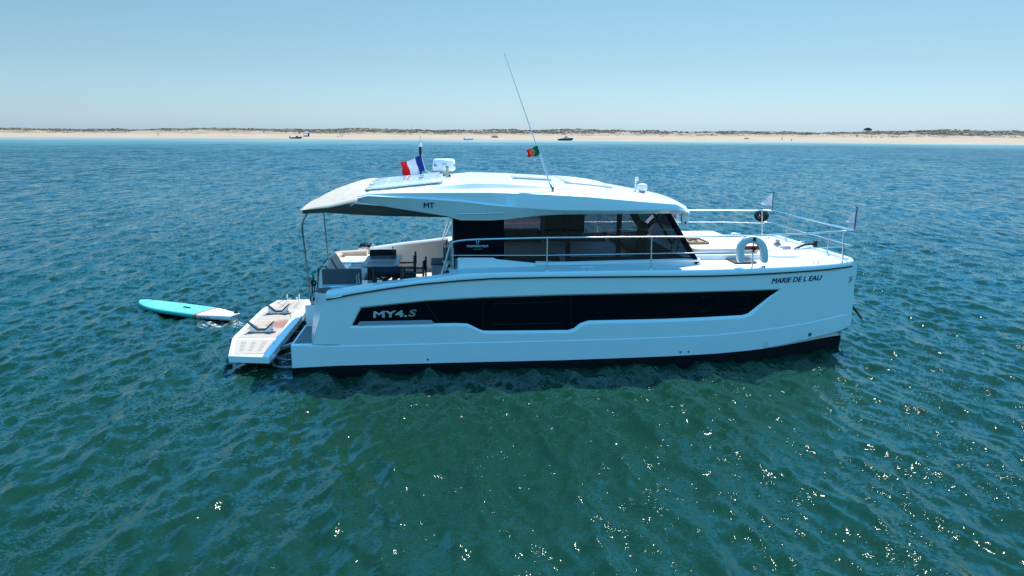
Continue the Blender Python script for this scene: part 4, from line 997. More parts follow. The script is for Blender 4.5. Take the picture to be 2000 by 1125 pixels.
for px, py in ((561.5, 588.5), (585, 587.5)):
    c = pq(px, py, 0)
    mb = MB(); mb.lathe([(0, 0), (.035, 0), (.03, .02), (.016, .03), (.016, .16), (.022, .17), (.012, .20), (0, .20)], c, 12); mb.build('platform_post', M['steel'], plat)
    MB().lathe([(0, 0.02), (.022, .02), (.03, .05), (.022, .08), (0, .08)], c+Vector((-.05 if px > 570 else .06, -.03, .02)), 10).build('post_knob', M['white'], plat)
for y in (-1.6, 1.5):
    MB().bar((-0.75, y, 0.12), (0.25, y+0.1, 0.42), .10, .07).build('lift_arm', M['dsteel'], plat, bevel=.01); MB().bar((-0.6, y, 0.02), (0.3, y+.1, 0.22), .08, .05).build('lift_arm', M['dsteel'], plat, bevel=.01)
MB().box((-0.55, 0, 0.10), (0.08, 3.2, 0.09)).build('lift_beam', M['dsteel'], plat, bevel=.01)
mb = MB(); mb.tube(smooth([P(541, 693, Y=-2.0), P(529, 705, Y=-2.1), P(536, 715, Y=-2.2), P(552, 717, Y=-2.3), P(572, 716.5, Y=-2.3)], 2), .022, 8); mb.build('hydraulic_hose', M['dsteel'], plat)
mb = MB(); mb.tube(smooth([P(539, 697, Y=-1.9), P(545, 702, Y=-2.0), P(556, 704, Y=-2.1), P(572, 703, Y=-2.2)], 2), .02, 8)
mb.build('hydraulic_hose', M['dsteel'], plat)
MB().bar(P(528, 704, Y=-2.25), P(536, 693, Y=-2.25), 0.04, 0.05).build('arm_end', M['white'], plat, bevel=.01)

# ================================================================== LOOSE THINGS ABOARD
# dining table
ZT = 1.80
tq = [P(706, 521, Z=ZT), P(779, 519, Z=ZT), P(784, 498.5, Z=ZT), P(719, 500.5, Z=ZT)]
tc = sum(tq, Vector())/4
xa_, xb_ = tc.x-0.37, tc.x+0.37; ya_, yb2 = tq[0].y, tq[3].y
tb = thing('dining_table', 'grey slatted folding dining table in the open cockpit', 'table', (tc.x, tc.y, ZF))
o = Vector((tc.x, tc.y, ZF)); mb = MB(); ym = (ya_+yb2)/2
for y0, y1 in ((ya_, ym-0.01), (ym+0.01, yb2)):
    mb.box(((xa_+0.05), (y0+y1)/2, ZT), (0.10, y1-y0, .03)); mb.box((xb_-0.05, (y0+y1)/2, ZT), (0.10, y1-y0, .03))
    for yy in (y0+0.04, y1-0.04): mb.box((tc.x, yy, ZT), (xb_-xa_-0.2, .08, .03))
    for k in range(15):
        x = xa_+0.12+(xb_-xa_-0.24)*k/14; mb.box((x, (y0+y1)/2, ZT), (0.022, y1-y0-.16, .028))
mb.build('table_top', M['tabletop'], tb, o, bevel=.003)
MB().box((tc.x, tc.y, ZT-.03), (xb_-xa_-.06, yb2-ya_-.06, .012)).build('table_underlay', M['wood'], tb, o)
for y in (ya_+0.25, yb2-0.25):
    for x in (xa_+0.12, xb_-0.12): MB().box((x, y, (ZF+ZT-.04)/2), (.06, .06, ZT-.04-ZF)).build('leg', M['wood'], tb, o)
bc = P(768, 505, Z=ZT)
bt = thing('water_bottle', 'clear plastic water bottle standing on the cockpit table', 'bottle', (bc.x, bc.y, ZT+.015))
MB().lathe([(0, 0), (.033, 0), (.035, .02), (.035, .14), (.028, .18), (.013, .21), (.013, .23), (0, .23)], (0, 0, 0), 16).build('bottle_body', M['bottle'], bt)
MB().lathe([(0, .22), (.016, .22), (.016, .245), (0, .245)], (0, 0, 0), 12).build('bottle_cap', M['bluelid'], bt)
# director's chairs (front towards +X)
def make_chair(label, loc, rz):
    t = thing('folding_chair', label, 'chair', loc, rz, 'dark wooden director chairs around the cockpit table')
    for s in (-1, 1):
        MB().bar((-.22, s*.27, 0), (-.24, s*.27, .90), .035, .045, up=Vector((0, 1, 0))).build('back_post', M['wood'], t, bevel=.004)
        MB().bar((.22, s*.27, 0.0), (.22, s*.27, .64), .035, .045, up=Vector((0, 1, 0))).build('front_post', M['wood'], t, bevel=.004)
        MB().bar((-.26, s*.27, .655), (.28, s*.27, .655), .06, .028).build('arm', M['wood'], t, bevel=.004)
        mb = MB(); mb.bar((-.22, s*.27, .44), (.22, s*.27, .44), .03, .05); mb.bar((-.24, s*.27, .03), (.24, s*.27, .03), .035, .05); mb.build('side_rail', M['wood'], t)
    mb = MB()
    for x in (-.16, .16): mb.bar((x, -.26, .05), (x, .26, .42), .03, .04); mb.bar((x+.035, .26, .05), (x+.035, -.26, .42), .03, .04)
    mb.build('cross_leg', M['wood'], t)
    rows = [[Vector((x, y, .45-0.03*(1-(y/.27)**2))) for y in np.linspace(-.27, .27, 7)] for x in (-.21, .21)]
    MB().loft(rows).build('seat', M['navy'], t, solid=.012)
    rows = [[Vector((-.235-0.035*(1-(y/.28)**2), y, z)) for y in np.linspace(-.28, .28, 7)] for z in (.70, .90)]
    MB().loft(rows).build('backrest', M['navy'], t, solid=.014)
    return t
pa = P(756, 520, Z=ZF+.90); pf = P(748, 489, Z=ZF+.88)
ch = make_chair('director chair at the near side of the cockpit table, its navy back toward the viewer', (pa.x, pa.y+.22, ZF), R(90))
copy_thing(ch, (pf.x, pf.y-.26, ZF), R(-90), 'director chair beyond the table, only its black backrest showing above the table top')
pc = P(813, 491, Z=ZF+.90); pd = P(832, 500.5, Z=ZF+.90)
copy_thing(ch, (pc.x-.26, pc.y-.28, ZF), R(180), 'dark director chair facing the table, the farther of two beside the port bulwark')
copy_thing(ch, (pd.x-.26, pd.y-.28, ZF), R(176), 'dark director chair facing the table, the nearer of two, beside the white step locker')
q = P(725, 556, Y=-1.6)
st_ = thing('foot_stool', 'low navy canvas stool under the left edge of the table', 'stool', (q.x, -1.45, ZF))
MB().box((0, 0, .30), (.38, .34, .05)).build('seat', M['navy'], st_, bevel=.012)
for x in (-.15, .15):
    for y in (-.13, .13): MB().box((x, y, .14), (.03, .03, .28)).build('leg', M['wood'], st_)
# boat hook holder / steel ladder folded beside the sofa
q = P(699, 560, Y=-1.6)
ld = thing('folding_steps', 'small folded aluminium steps leaning beside the grey sofa end', 'steps', (q.x, -1.6, ZF))
for s in (0, 1): MB().tube([(0.02*s, -.1+.2*s, 0), (0.02*s, -.1+.2*s, .68)], .014, 8).build('rail', M['steel'], ld)
for z in (.25, .45, .63): MB().box((0.01, 0, z), (.05, .2, .02)).build('tread', M['dsteel'], ld)
# hand trolley
q = P(873, 517, Y=-1.0)
tr = thing('hand_trolley', 'folding blue grey hand trolley with a black grip standing by the cabin door', 'trolley', (q.x, -1.0, q.z))
hz_ = P(873, 481, Y=-1.0).z-q.z
MB().box((0, 0, hz_*.52), (.15, .05, hz_*.85)).build('back_plate', M['bluegrey'], tr, bevel=.01)
MB().tube(smooth([Vector((-.07, 0, hz_*.9)), Vector((-.07, 0, hz_*1.14)), Vector((.07, 0, hz_*1.14)), Vector((.07, 0, hz_*.9))], 2), .010, 8).build('handle', M['dsteel'], tr)
MB().bar((-.01, -.01, hz_*.98), (.0, -.01, hz_*1.32), .025, .025).build('grip', M['rub'], tr, bevel=.006)
MB().box((0, -.03, .04), (.18, .10, .10)).build('base', M['white'], tr, bevel=.012)
MB().box((0, -.028, hz_*.58), (.05, .01, .05)).build('label_plate', M['yellow'], tr)
for s in (-1, 1): MB().lathe([(0, -.015), (.05, -.015), (.055, 0), (.05, .015), (0, .015)], (s*.08, -.05, -.0), 16, axis='X').build('wheel', M['rub'], tr)
q = P(874, 524, Y=-1.6)
fw = thing('coiled_hose', 'white and black hose reel lying on the brown cockpit floor by the door', 'hose reel', (q.x, -1.6, q.z))
MB().lathe([(0, -.03), (.085, -.03), (.09, 0), (.085, .03), (0, .03)], (0, 0, 0), 18, axis='Y').build('reel', M['rub'], fw)
MB().bar((-.05, -.04, -.05), (.0, -.04, .12), .02, .05).build('bracket', M['white'], fw, bevel=.008); MB().bar((.0, -.04, .0), (.10, -.04, -.06), .02, .05).build('bracket', M['white'], fw, bevel=.008)
# black coil of rope on the port bulwark
q = P(712, 482, Y=2.4)
rp = MB()
for k in range(3): rp.tube([q+Vector((.14*math.cos(t)+.02*k, .08*math.sin(t), .02+.025*k+.02*math.sin(3*t+k))) for t in np.linspace(0, 6.283, 18)[:-1]], .018, 6, close=True)
ro = thing('coiled_rope', 'black mooring rope coiled on the far bulwark behind the sofa', 'rope', q); rp.build('coil', M['rub'], ro, q); MB().tube([q+Vector((.1, 0, .06)), q+Vector((.2, 0, .07)), q+Vector((.26, 0, .03))], .012, 6).build('rope_tail', M['pale'], ro, q)
# black line hanging at the stern
q = P(612, 552, Y=-1.2)
ro = thing('hanging_rope', 'black rope knotted and hanging down at the stern corner', 'rope', q); mb = MB()
mb.tube(smooth([P(611.5, 536, Y=-1.2), P(612, 548, Y=-1.2), P(609.5, 560, Y=-1.2), P(610.5, 574, Y=-1.2)], 1), .016, 6); mb.tube(smooth([P(611, 553, Y=-1.2), P(614.5, 560, Y=-1.2), P(614, 570, Y=-1.2)], 1), .012, 6)
for k in range(3): mb.tube([q+Vector((.045*math.cos(t), .03*math.sin(2*t+k), .05*math.sin(t)-.02+.012*k)) for t in np.linspace(0, 6.283, 12)[:-1]], .018, 6, close=True)
mb.build('rope', M['rub'], ro, q)
# line from the paddle board to the stern
tw = thing('tether_line', 'thin dark line running from the stern across the swim platform to the paddle board', 'line', P(561, 588, Z=ZP))
o = P(561, 588, Z=ZP)
MB().tube(smooth([P(611, 556, Y=-1.2), P(590, 570, Y=0.2), P(564, 582, Y=1.6), P(530, 597, Y=2.0), P(512, 606, Y=2.0), P(490, 614, Y=1.9), P(455, 617, Z=.14)], 2), .007, 5).build('line', M['rope'], tw, o)
# tray on the foredeck
zpad = zd+.225
q = P(1356, 471.5, Z=zpad+.02)
ty = thing('wooden_tray', 'light wooden slatted tray lying on the foredeck sun pads', 'tray', (q.x, q.y, zpad))
MB().box((0, 0, .015), (.46, .62, .02)).build('base', M['traywood'], ty, bevel=.004)
mb = MB()
for x, y, dx, dy in ((-.22, 0, .02, .62), (.22, 0, .02, .62), (0, -.3, .42, .02), (0, .3, .42, .02)): mb.box((x, y, .035), (dx, dy, .04))
mb.build('rim', M['traywood'], ty)
mb = MB()
for k in range(12): mb.box((random.uniform(-.16, .16), random.uniform(-.24, .24), .03), (random.uniform(.03, .08), random.uniform(.04, .12), .008))
mb.build('slot', M['wood'], ty)
# horseshoe lifebuoy
q = side_pt(1468.5, 488, 0.02, rail_y); hb = thing('horseshoe_lifebuoy', 'white horseshoe lifebuoy hanging on the near bow rail', 'lifebuoy', q)
def hs_pt(px, py, y): 
    p = P(px, py, Y=q.y); return Vector((p.x-q.x, y, p.z-q.z))
cl_ = [(1447, 512), (1445.5, 500), (1445.5, 488), (1448, 478), (1454, 471), (1462, 468), (1470, 467.5), (1478, 469.5), (1486, 475), (1490.5, 484), (1492, 494), (1492.5, 503), (1492, 512.5)]
cp_ = [hs_pt(a, b, 0) for a, b in cl_]; cp_ = smooth(cp_, 1); rows = []
for i, p in enumerate(cp_):
    t = (cp_[min(i+1, len(cp_)-1)]-cp_[max(i-1, 0)]).normalized(); s_ = Vector((t.z, 0, -t.x)); e_ = min(i, len(cp_)-1-i); w_ = 0.073*(0.55 if e_ == 0 else (0.88 if e_ == 1 else 1))
    rows.append([p + s_*(w_*math.copysign(abs(math.cos(a))**.5, math.cos(a))) + Vector((0, .065*math.copysign(abs(math.sin(a))**.5, math.sin(a)), 0)) for a in np.linspace(0, 2*math.pi, 17)[:-1]])
MB().loft(rows, closed=True, caps=True).build('buoy_body', M['buoy'], hb, angle=60)
MB().bar(hs_pt(1454, 484.5, .03), hs_pt(1487, 484.5, .03), .05, .075).build('buoy_strap', M['redstrap'], hb, bevel=.01)
mb = MB(); mb.box(hs_pt(1471, 466, -.07), (.05, .03, .08)); mb.box(hs_pt(1471, 485, -.03), (.07, .05, .06)); mb.box(hs_pt(1471, 490, -.02), (.03, .04, .05)); mb.build('buoy_bracket', M['rub'], hb, bevel=.006)
# fender ball
q = Vector((11.22, 2.33, P(1489, 420.5, Y=2.33).z)); fb = thing('ball_fender', 'black round fender hung on the far bow rail', 'fender', q)
prof = [(0.19*math.cos(a)*1.0, 0.165*math.sin(a)) for a in np.linspace(-math.pi/2, math.pi/2, 18)]
MB().lathe([(abs(r_), z) for r_, z in prof], (0, 0, 0), 28).build('ball', M['fender'], fb, angle=60); MB().tube([(0, 0, .16), (0, -.02, .20)], .02).build('eyelet', M['rub'], fb)
mb = MB()
for k in range(4): mb.bar((-.13+.02*k, -.15+.01*k, .04-.02*k), (-.11+.02*k, -.165+.01*k, .0-.02*k), .01, .012)
mb.build('worn_mark', M['pale'], fb)
# bow burgees
def burgee(base, topz, tip, pts, label):
    t = thing('pennant', label, 'pennant', base, 0, 'white pennants on short staffs at the bow rail corners')
    MB().tube([(0, 0, 0), (.005, 0, topz)], .011, 8).build('staff', M['dsteel'], t); MB().lathe([(0, topz), (.018, topz), (.014, topz+.03), (0, topz+.035)], (0.005, 0, 0), 10).build('staff_cap', M['rub'], t)
    MB().tube([(0, 0, .06), (.004, 0, topz-.02)], .017, 8).build('sleeve', mat('slate_sleeve', (0.16, 0.18, 0.24), 0.8), t)
    rows = []
    for v in np.linspace(0, 1, 9):
        a, b, c = [Vector(p) for p in pts]; r_ = []
        for u in np.linspace(0, 1, 9):
            h_ = a.lerp(b, v); p = h_.lerp(c, u); r_.append(p+Vector((0, .04*math.sin(u*5+v*2)*u, .012*math.sin(u*7))))
        rows.append(r_)
    MB().loft(rows).build('cloth', M['flagwhite'], t, solid=.003); return t
for base, px0, top_, mid_, tip_, lab in ((Vector((xf-.02, 1.90, zf)), None, (1507, 377), (1504, 404), (1480, 397.5), 'white triangular pennant on the far bow rail corner, above the black fender'),
                             (Vector((xf-.02, -1.86, zf)), None, (1657.5, 412), (1658, 441), (1637, 432), 'white triangular pennant on the near bow rail corner, at the very tip of the bow')):
    f3 = lambda p: P(*p, Y=base.y)-base
    tz = P(1508.5 if base.y > 0 else 1660, 376 if base.y > 0 else 406.5, Y=base.y).z-base.z
    a_, b_, c_ = f3(top_), f3(mid_), f3(tip_)
    c_.x -= a_.x; a_.x = 0.0; b_.x = 0.0
    burgee(base, tz, None, (a_, b_, c_), lab)
# ensign and courtesy flag
def flag(name, label, cols_px, Y, mats, wave, cuts, Yf=None):
    o = P(*cols_px[0][0], Y=Y); t = thing(name, label, 'flag', o); mb = MB(); rows = []
    tops = [P(*c[0], Y=Y) for c in cols_px]; bots = [P(*c[1], Y=Y) for c in cols_px]; n = len(cols_px)-1; per = 8
    for i in range(n*per+1):
        k = min(n-1, i//per); f_ = i/per-k; a = tops[k].lerp(tops[k+1], f_); b = bots[k].lerp(bots[k+1], f_); u = i/(n*per)
        rows.append([a.lerp(b, v)+Vector((0.012*math.sin(9*v+4*u)*u, wave*math.sin(7.5*u+2.2*v)*(.25+u), .006*math.sin(11*u))) for v in np.linspace(0, 1, 13)])
    for k in range(n): mb.loft(rows[k*per:(k+1)*per+1], mi=k)
    c = mb.build('cloth', mats, t, o, solid=.003, fixn=False); return t, o
fr_, o = flag('ensign_flag', 'blue white and red tricolour ensign flying from the dark light mast on the roof', [((822.7, 302.7), (830.7, 332.7)), ((810, 308), (820, 337.3)), ((794, 316), (803.3, 343.3)), ((782.4, 316), (787.3, 342))], 0.93, [M['blue'], M['flagwhite'], M['red']], .035, None)
MB().tube(smooth([P(830.5, 332.5, Y=.93), P(835, 336, Y=.93), P(841, 336.5, Y=.93)], 1), .007, 5).build('toggle_line', M['pale'], fr_, o)
MB().tube([P(822.7, 302, Y=.95), P(826, 316, Y=.93), P(830.7, 332.7, Y=.93)], .006, 5).build('hoist_rope', M['pale'], fr_, o)
pt_, o = flag('courtesy_flag', 'small green and red flag with a round shield, flying from the whip antenna', [((1049.6, 283.9), (1055.5, 303)), ((1037.6, 289.2), (1044.8, 305.4)), ((1029, 293.5), (1031.5, 306.8))], -1.72, [M['green'], M['red']], .02, None)
ec = P(1040, 297.2, Y=-1.78)
MB().tube([ec+Vector((.042*math.cos(t), -.002, .046*math.sin(t))) for t in np.linspace(0, 6.283, 20)[:-1]], .006, 5, close=True).build('flag_ring', M['yellow'], pt_, o)
sh_ = [(-.024, .026), (.024, .026), (.024, -.006), (.012, -.028), (0, -.034), (-.012, -.028), (-.024, -.006)]
MB().prism([ec+Vector((a, -.004, b)) for a, b in sh_], (0, .003, 0)).build('flag_shield', M['red'], pt_, o)
MB().prism([ec+Vector((a*.66, -.007, b*.66)) for a, b in sh_], (0, .003, 0)).build('shield_field', M['flagwhite'], pt_, o)
MB().tube(smooth([P(1055.5, 303.5, Y=-1.72), P(1050, 308, Y=-1.74), P(1046, 312, Y=-1.75), P(1043, 312.5, Y=-1.75)], 1), .006, 5).build('toggle_line', M['pale'], pt_, o)
# red handheld light hanging behind the visor
q = P(1318.5, 423, Y=1.2)
hl = thing('red_strobe', 'small red strobe light clipped on a white stanchion ahead of the windscreen', 'strobe light', q)
MB().lathe([(0, -.05), (.018, -.05), (.018, .03), (.028, .04), (.028, .06), (0, .06)], (0, 0, 0), 12).build('lamp_body', M['red'], hl); MB().tube([(0, 0, -.45), (0, 0, -.03)], .012, 8).build('stem', M['white'], hl)
# anchor chain
ca, cb = P(1664.5, 597.5, Y=-0.9), P(1679.5, 618, Y=-0.9)
ac = thing('anchor_chain', 'dark anchor chain slanting from the bow into the water', 'chain', ca)
far_end = ca+(cb-ca)*1.25; mb = MB(); n_ = 26; dd = (far_end-ca)/n_; side = Vector((0, 1, 0)); ln = dd.normalized(); s2 = ln.cross(side).normalized()
start = ca-(cb-ca)*0.6
n_ = 34; dd = (far_end-start)/n_
for i in range(n_):
    c = start+dd*(i+.5); s_ = side if i % 2 else s2
    mb.tube([c+ln*(dd.length*.68*math.cos(t))+s_*(.020*math.sin(t)) for t in np.linspace(0, 6.283, 11)[:-1]], .0095, 5, close=True)
mb.build('chain_links', M['rub'], ac, ca)

# ================================================================== PADDLE BOARD
qa, qb = P(461, 621, Z=.06), P(275, 592, Z=.10)     # tail, nose
dv = (qa-qb); L_ = dv.length; ang = math.atan2(dv.y, dv.x)
sup = thing('paddle_board', 'turquoise and white inflatable paddle board floating behind the stern', 'paddle board', (qb.x, qb.y, 0.02), ang)
def hwid(t): return 0.40*(math.sqrt(max(0, 1-(1-t/.42)**2)) if t < .42 else 1)*(1-.55*sst(.62, 1.0, t)**1.4)*(1 if t < .985 else .9)
def board(t0, t1, n, f, mi_top, mi_side):
    mb = MB(); rows = []
    for t in np.linspace(t0, t1, n):
        w_ = max(.02, hwid(t)); z = .05*max(0, (.3-t)/.3)**2; x = t*L_
        rows.append([Vector((x, w_*a, z+b)) for a, b in ((0, .125), (-.5, .124), (-.86, .120), (-.95, .108), (-1, .075), (-1, .045), (-.94, .012), (-.8, 0), (.8, 0), (.94, .012), (1, .045), (1, .075), (.95, .108), (.86, .120), (.5, .124))])
    n_ = 15; vs = [p for r_ in rows for p in r_]
    top, sd = [], []
    for i in range(len(rows)-1):
        for j in range(n_):
            (top if j in (0, 1, 2, 13, 14) else sd).append([i*n_+j, i*n_+(j+1) % n_, (i+1)*n_+(j+1) % n_, (i+1)*n_+j])
    mb.add(vs, top, mi_top); mb.v = mb.v; 
    mb.f += [f_ for f_ in sd]; mb.m += [mi_side]*len(sd)
    mb.f += [list(range(n_)), [(len(rows)-1)*n_+j for j in range(n_)]]; mb.m += [mi_side]*2
    return mb
board(0.004, 0.70, 30, None, 0, 1).build('board_front', [M['turq'], M['turqdark']], sup, angle=50)
board(0.702, 0.722, 3, None, 0, 0).build('board_stripe', [M['orange']], sup, angle=50)
board(0.724, 1.0, 16, None, 0, 1).build('board_tail', [M['white'], mat('pale_grey_rail', (0.55, 0.62, 0.66), .4)], sup, angle=50)
mb = MB(); 
for k, (a, b) in enumerate(((.735, .765), (.775, .80), (.81, .83))): mb.box((L_*(a+b)/2, -hwid((a+b)/2)-.001, .062), (L_*(b-a), .012, .055))
mb.build('board_lettering', M['boardgrey'], sup)
MB().box((L_*.50, .02, .135), (.22, .05, .02)).build('carry_handle', M['rub'], sup, bevel=.006)
MB().prism([(L_*.955, .06, .125), (L_*.985, .10, .125), (L_*.975, .09, .20)], (.01, .02, 0)).build('leash_plug', M['rub'], sup)
for k in range(3): MB().bar((L_*(.10+.06*k), -.22-.03*k, .155-.03*k+.01*(k == 0)), (L_*(.10+.06*k), .22+.03*k, .155-.03*k+.01*(k == 0)), .006, .006).build('deck_groove', M['turqdark'], sup)

# ================================================================== FAR SHORE
def far_boat(name, px, d, L_, label, heading, style):
    p, az = wpt(px, d); p.z = 0
    t = thing(name, label, 'boat', p, heading, world=True)
    k = L_/8.0
    rows = []
    for x, w_, zt_, zb_ in ((-4, 1.2, .95, -.1), (-2, 1.3, 1.0, -.1), (0, 1.3, 1.1, -.1), (2, 1.05, 1.25, -.05), (3.3, .5, 1.4, .1), (4.0, .06, 1.5, .9)):
        rows.append([Vector((x*k, -w_*k, zt_*k)), Vector((x*k, -w_*.85*k, zb_*k)), Vector((x*k, w_*.85*k, zb_*k)), Vector((x*k, w_*k, zt_*k))])
    hullm = M['boatnavy'] if style != 'dinghy' else mat('grey_tube', (.55, .57, .58), .5)
    MB().loft(rows, closed=True, caps=True).build('hull', hullm, t)
    MB().loft([[Vector((r_[0].x*.96, r_[0].y*.9, r_[0].z+.02)), Vector((r_[0].x*.96, 0, r_[0].z+.12*k)), Vector((r_[3].x*.96, r_[3].y*.9, r_[3].z+.02))] for r_ in rows]).build('deck', M['white'], t)
    if style == 'cruiser':
        MB().loft([[Vector((x*k, s*.9*k*w_, z*k)) for s, z in ((-1, 1.0), (-.85, zt_), (.85, zt_), (1, 1.0))] for x, w_, zt_ in ((-1.2, 1, 1.3), (.2, 1, 2.0), (1.6, .8, 1.55), (3.0, .4, 1.4))], caps=True).build('cabin', M['white'], t)
        MB().loft([[Vector((x*k, s*.88*k, z*k)) for s, z in ((-1, a), (-1, b), (1, b), (1, a))] for x, a, b in ((-.9, 1.5, 1.6), (.3, 1.75, 2.15), (.7, 1.75, 2.1))], caps=True).build('windscreen', M['bpanel'], t)
        MB().box((-1.0*k, 0, 3.1*k), (2.6*k, 2.0*k, .12*k)).build('bimini_top', mat('taupe_canvas', (.22, .19, .15), .9), t)
        mb = MB()
        for x in (-2.0, 0.1):
            for y in (-.9, .9): mb.tube([Vector((x*k*1.1, y*k, 1.2*k)), Vector((x*k, y*k, 3.1*k))], .03*k, 5)
        mb.build('bimini_frame', M['white'], t)
    elif style == 'runabout':
        MB().loft([[Vector((x*k, s*.8*k, z*k)) for s, z in ((-1, 1.2), (-.8, h_), (.8, h_), (1, 1.2))] for x, h_ in ((-.4, 1.3), (.4, 1.95), (1.2, 1.4))], caps=True).build('windscreen', M['bpanel'], t)
        MB().box((-4.4*k, 0, 1.0*k), (.6*k, .6*k, 1.5*k)).build('outboard', M['rub'], t, bevel=.1)
    else:
        MB().box((-4.2*k, 0, .9*k), (.6*k, .7*k, 1.8*k)).build('outboard', M['rub'], t, bevel=.1)
        for s in (-1, 1): MB().tube([(-3.8*k, s*1.2*k, .9*k), (1.5*k, s*1.15*k, 1.1*k), (3.4*k, s*.4*k, 1.35*k)], .42*k, 8).build('side_tube', M['white'], t)
    return t
far_boat('speedboat', 578, -9, 7.0, 'dark hulled runabout lying at the far beach, left of the yacht', 0.12, 'runabout')
far_boat('rubber_dinghy', 916, -12, 5.4, 'small pale dinghy with outboard lying off the far beach', 0.1, 'dinghy')
far_boat('motor_cruiser', 1105, -14, 8.6, 'navy hulled motor cruiser with a sun top lying off the far beach', 0.12, 'cruiser')
# people
def person(px, d, label, pose='stand', hgt=1.72, rz=0.0, cloth=None):
    p, az = wpt(px, d); t = thing('person', label, 'person', p, -az+rz, world=True, group=None)
    k = hgt/1.72
    if pose == 'stand':
        J = [(0, 0, .92), (0, 0, 1.15), (0, 0, 1.42), (0, 0, 1.52), (0, .02, 1.63), (.10, 0, .88), (.12, .02, .48), (.13, -.02, .06), (.13, .1, .03), (-.10, 0, .88), (-.13, -.02, .48), (-.14, -.06, .06), (-.14, .06, .03), (.19, 0, 1.40), (.25, -.02, 1.12), (.27, .08, .88), (-.19, 0, 1.40), (-.26, -.02, 1.12), (-.27, .08, .88)]
    else:
        J = [(0, 0, .18), (0, -.04, .42), (0, -.06, .68), (0, -.04, .78), (0, 0, .89), (.10, .02, .17), (.14, .40, .46), (.13, .62, .07), (.13, .75, .05), (-.10, .02, .17), (-.14, .38, .42), (-.13, .66, .07), (-.13, .78, .05), (.19, -.06, .66), (.24, .1, .44), (.2, .34, .46), (-.19, -.06, .66), (-.24, .1, .44), (-.2, .34, .44)]
    E_ = [(0, 1), (1, 2), (2, 3), (3, 4), (0, 5), (5, 6), (6, 7), (7, 8), (0, 9), (9, 10), (10, 11), (11, 12), (2, 13), (13, 14), (14, 15), (2, 16), (16, 17), (17, 18)]
    Rr = [.13, .12, .14, .055, .10, .09, .06, .04, .035, .09, .06, .04, .035, .055, .042, .035, .055, .042, .035]
    me = bpy.data.meshes.new('body'); me.from_pydata([(a*k, b*k, c*k) for a, b, c in J], E_, [])
    ob = bpy.data.objects.new('body', me); col.objects.link(ob); ob.modifiers.new('skin', 'SKIN'); sd = ob.modifiers.new('sub', 'SUBSURF'); sd.levels = 1; sd.render_levels = 1
    for v, r_ in zip(me.skin_vertices[0].data, Rr): v.radius = (r_*k, r_*k)
    me.skin_vertices[0].data[0].use_root = True
    dg = bpy.context.evaluated_depsgraph_get(); m2 = bpy.data.meshes.new_from_object(ob.evaluated_get(dg)); bpy.data.objects.remove(ob)
    m2.materials.clear(); m2.materials.append(M['skin']); m2.materials.append(cloth or M['swimwear'])
    for f_ in m2.polygons:
        z = f_.center.z/k; f_.material_index = 1 if ((pose == 'stand' and .6 < z < .98 and abs(f_.center.x) < .22) or (pose != 'stand' and z < .66 and f_.center.y < .2)) else 0; f_.use_smooth = True
    ob = bpy.data.objects.new('body', m2); col.objects.link(ob); ob.parent = t
    MB().lathe([(0, -.10), (.07, -.06), (.10, 0), (.09, .06), (0, .10)], Vector(J[4])*k+Vector((0, -.02, .05)), 10).build('hair', M['rub'], t, angle=60)
person(308.5, 22, 'lone person standing on the sand at the far left of the beach', hgt=1.8)
person(664, 20, 'person standing on the beach, left one of a pair', hgt=1.75)
person(668.5, 21, 'person standing on the beach, right one of a pair', hgt=1.7, rz=1.0)
person(659, 16, 'person sitting on the sand in front of the standing pair', 'sit', rz=-1.2)
person(1528.5, 10, 'person standing at the water edge right of the bow pennants', hgt=1.8)
person(1547.5, 6, 'person sitting at the water edge on the right part of the beach', 'sit', hgt=2.1)
# beach shelter with folded things beneath
p, az = wpt(598.5, 26); cv = thing('beach_gazebo', 'lavender square gazebo standing on the far beach', 'gazebo', p, -az, world=True)
for x in (-1.8, 1.8):
    for y in (-1.6, 1.6): MB().tube([(x, y, 0), (x, y, 2.3)], .06, 6).build('leg', M['dsteel'], cv)
MB().loft([[Vector((x*s, y*s, z)) for x, y in ((-2.1, -1.9), (2.1, -1.9), (2.1, 1.9), (-2.1, 1.9))] for s, z in ((1, 2.1), (1, 2.45), (.12, 3.3))], closed=True, caps=True).build('canopy', M['lav'], cv)
MB().box((1.2, .8, 1.0), (1.0, .2, 2.0)).build('side_curtain', mat('violet_cloth', (.12, .08, .14), .9), cv)
MB().box((-.6, 0, .3), (2.6, 1.2, .6)).build('beach_gear', mat('brown_gear', (.09, .07, .05), .9), cv, bevel=.1)
p, az = wpt(966, 24); bs = thing('beach_shelter', 'low red and white beach shelter on the sand above the dinghy', 'shelter', p, -az, world=True)
MB().loft([[Vector((x, y, 0)), Vector((x, y*.5, h_)), Vector((x, .9, 0))] for x, y, h_ in ((-1.8, -.9, 1.2), (0, -1, 1.4), (1.8, -.9, 1.2))], closed=True, caps=True).build('tent', mat('pinkish_canvas', (.55, .33, .28), .9), bs)
MB().box((1.9, -.5, .35), (.9, .6, .7)).build('cool_box', M['redstrap'], bs, bevel=.05); MB().box((-1.7, -.6, .3), (.8, .6, .6)).build('bag', M['white'], bs, bevel=.05)
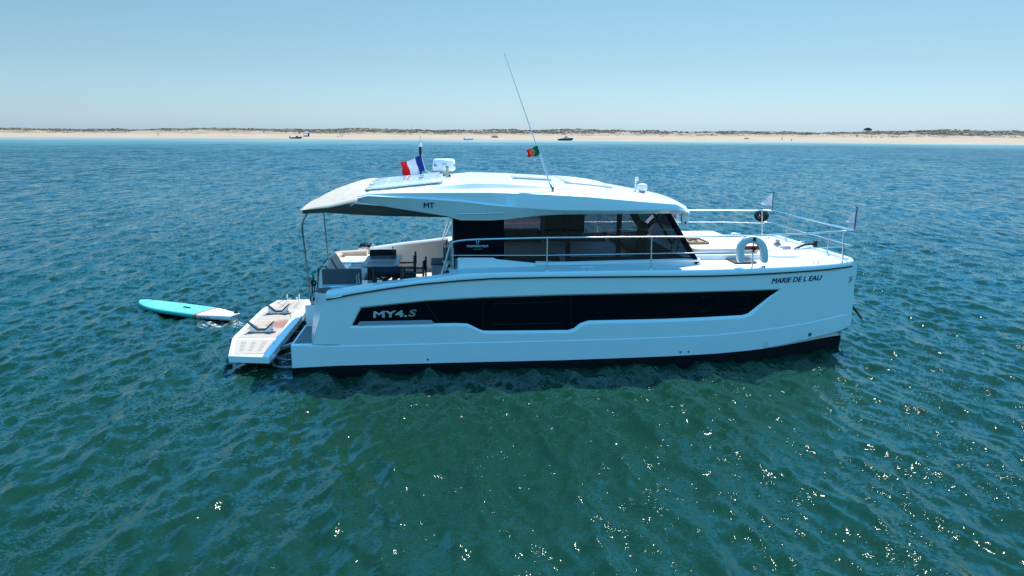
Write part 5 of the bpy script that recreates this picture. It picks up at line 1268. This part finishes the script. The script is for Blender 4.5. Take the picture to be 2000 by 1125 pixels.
# dark driftwood bush on the beach
def bush(px, d, r_, label, name='beach_bush'):
    p, az = wpt(px, d); t = thing(name, label, 'bush', p, 0, world=True); mb = MB()
    for i in range(60):
        a = random.uniform(0, 6.283); e_ = random.random()**.5; c = Vector((r_*e_*math.cos(a), r_*e_*math.sin(a), r_*random.uniform(.15, 1.0)*(1-.4*e_)))
        s_ = r_*random.uniform(.12, .28); dr = [Vector((random.gauss(0, 1), random.gauss(0, 1), random.gauss(0, 1))).normalized()*s_ for _ in range(4)]
        mb.add([c+x for x in dr], [[0, 1, 2], [0, 2, 3], [0, 3, 1], [1, 3, 2]])
    mb.build('foliage', mat('dry_bush', (.10, .08, .055), .95, var=.3), t, smooth=False)
    MB().tube([(0, 0, -.1), (0, 0, r_*.5)], r_*.08, 6).build('stem', M['bark'], t)
bush(1459, 22, 1.2, 'dark bush alone on the open sand above the bow')
# lone umbrella pine on the ridge
p, az = wpt(1694.5, 120); tr = thing('umbrella_pine', 'lone flat topped pine on the dune ridge', 'tree', p, 0, world=True)
MB().tube([(0, 0, -.4), (.1, 0, .8), (-.05, 0, 1.7), (.3, 0, 2.3)], [.28, .2, .16, .08], 8).build('trunk', M['bark'], tr)
mb = MB(); 
for i in range(900):
    a = random.uniform(0, 6.283); e_ = random.random()**.5; lob = 1+.25*math.sin(3*a+1)+.15*math.sin(7*a); rr_ = 2.3*e_*lob; z = 1.75+1.6*(1-.8*e_*e_)*random.random()**.8+.3*math.sin(5*a)*e_
    c = Vector((rr_*math.cos(a), rr_*math.sin(a), z)); s_ = random.uniform(.16, .34); dr = [Vector((random.gauss(0, 1), random.gauss(0, 1), random.gauss(0, .6))).normalized()*s_ for _ in range(4)]
    mb.add([c+x for x in dr], [[0, 1, 2], [0, 2, 3], [0, 3, 1], [1, 3, 2]])
mb.build('crown', M['pine'], tr, smooth=False)
for a in (0.5, 2.4, 4.3): MB().tube([(0, 0, 1.5), (.7*math.cos(a), .7*math.sin(a), 2.1), (1.4*math.cos(a), 1.4*math.sin(a), 2.45)], [.1, .07, .04], 6).build('limb', M['bark'], tr)
p, az = wpt(803, 110); pl_ = thing('marker_pole', 'thin pale pole on the dune ridge behind the ensign', 'pole', p, 0, world=True); MB().tube([(0, 0, -.3), (0, 0, 3.2)], .09, 6).build('pole', M['dsteel'], pl_); MB().box((0, 0, 3.3), (.3, .1, .3)).build('topmark', M['dsteel'], pl_)
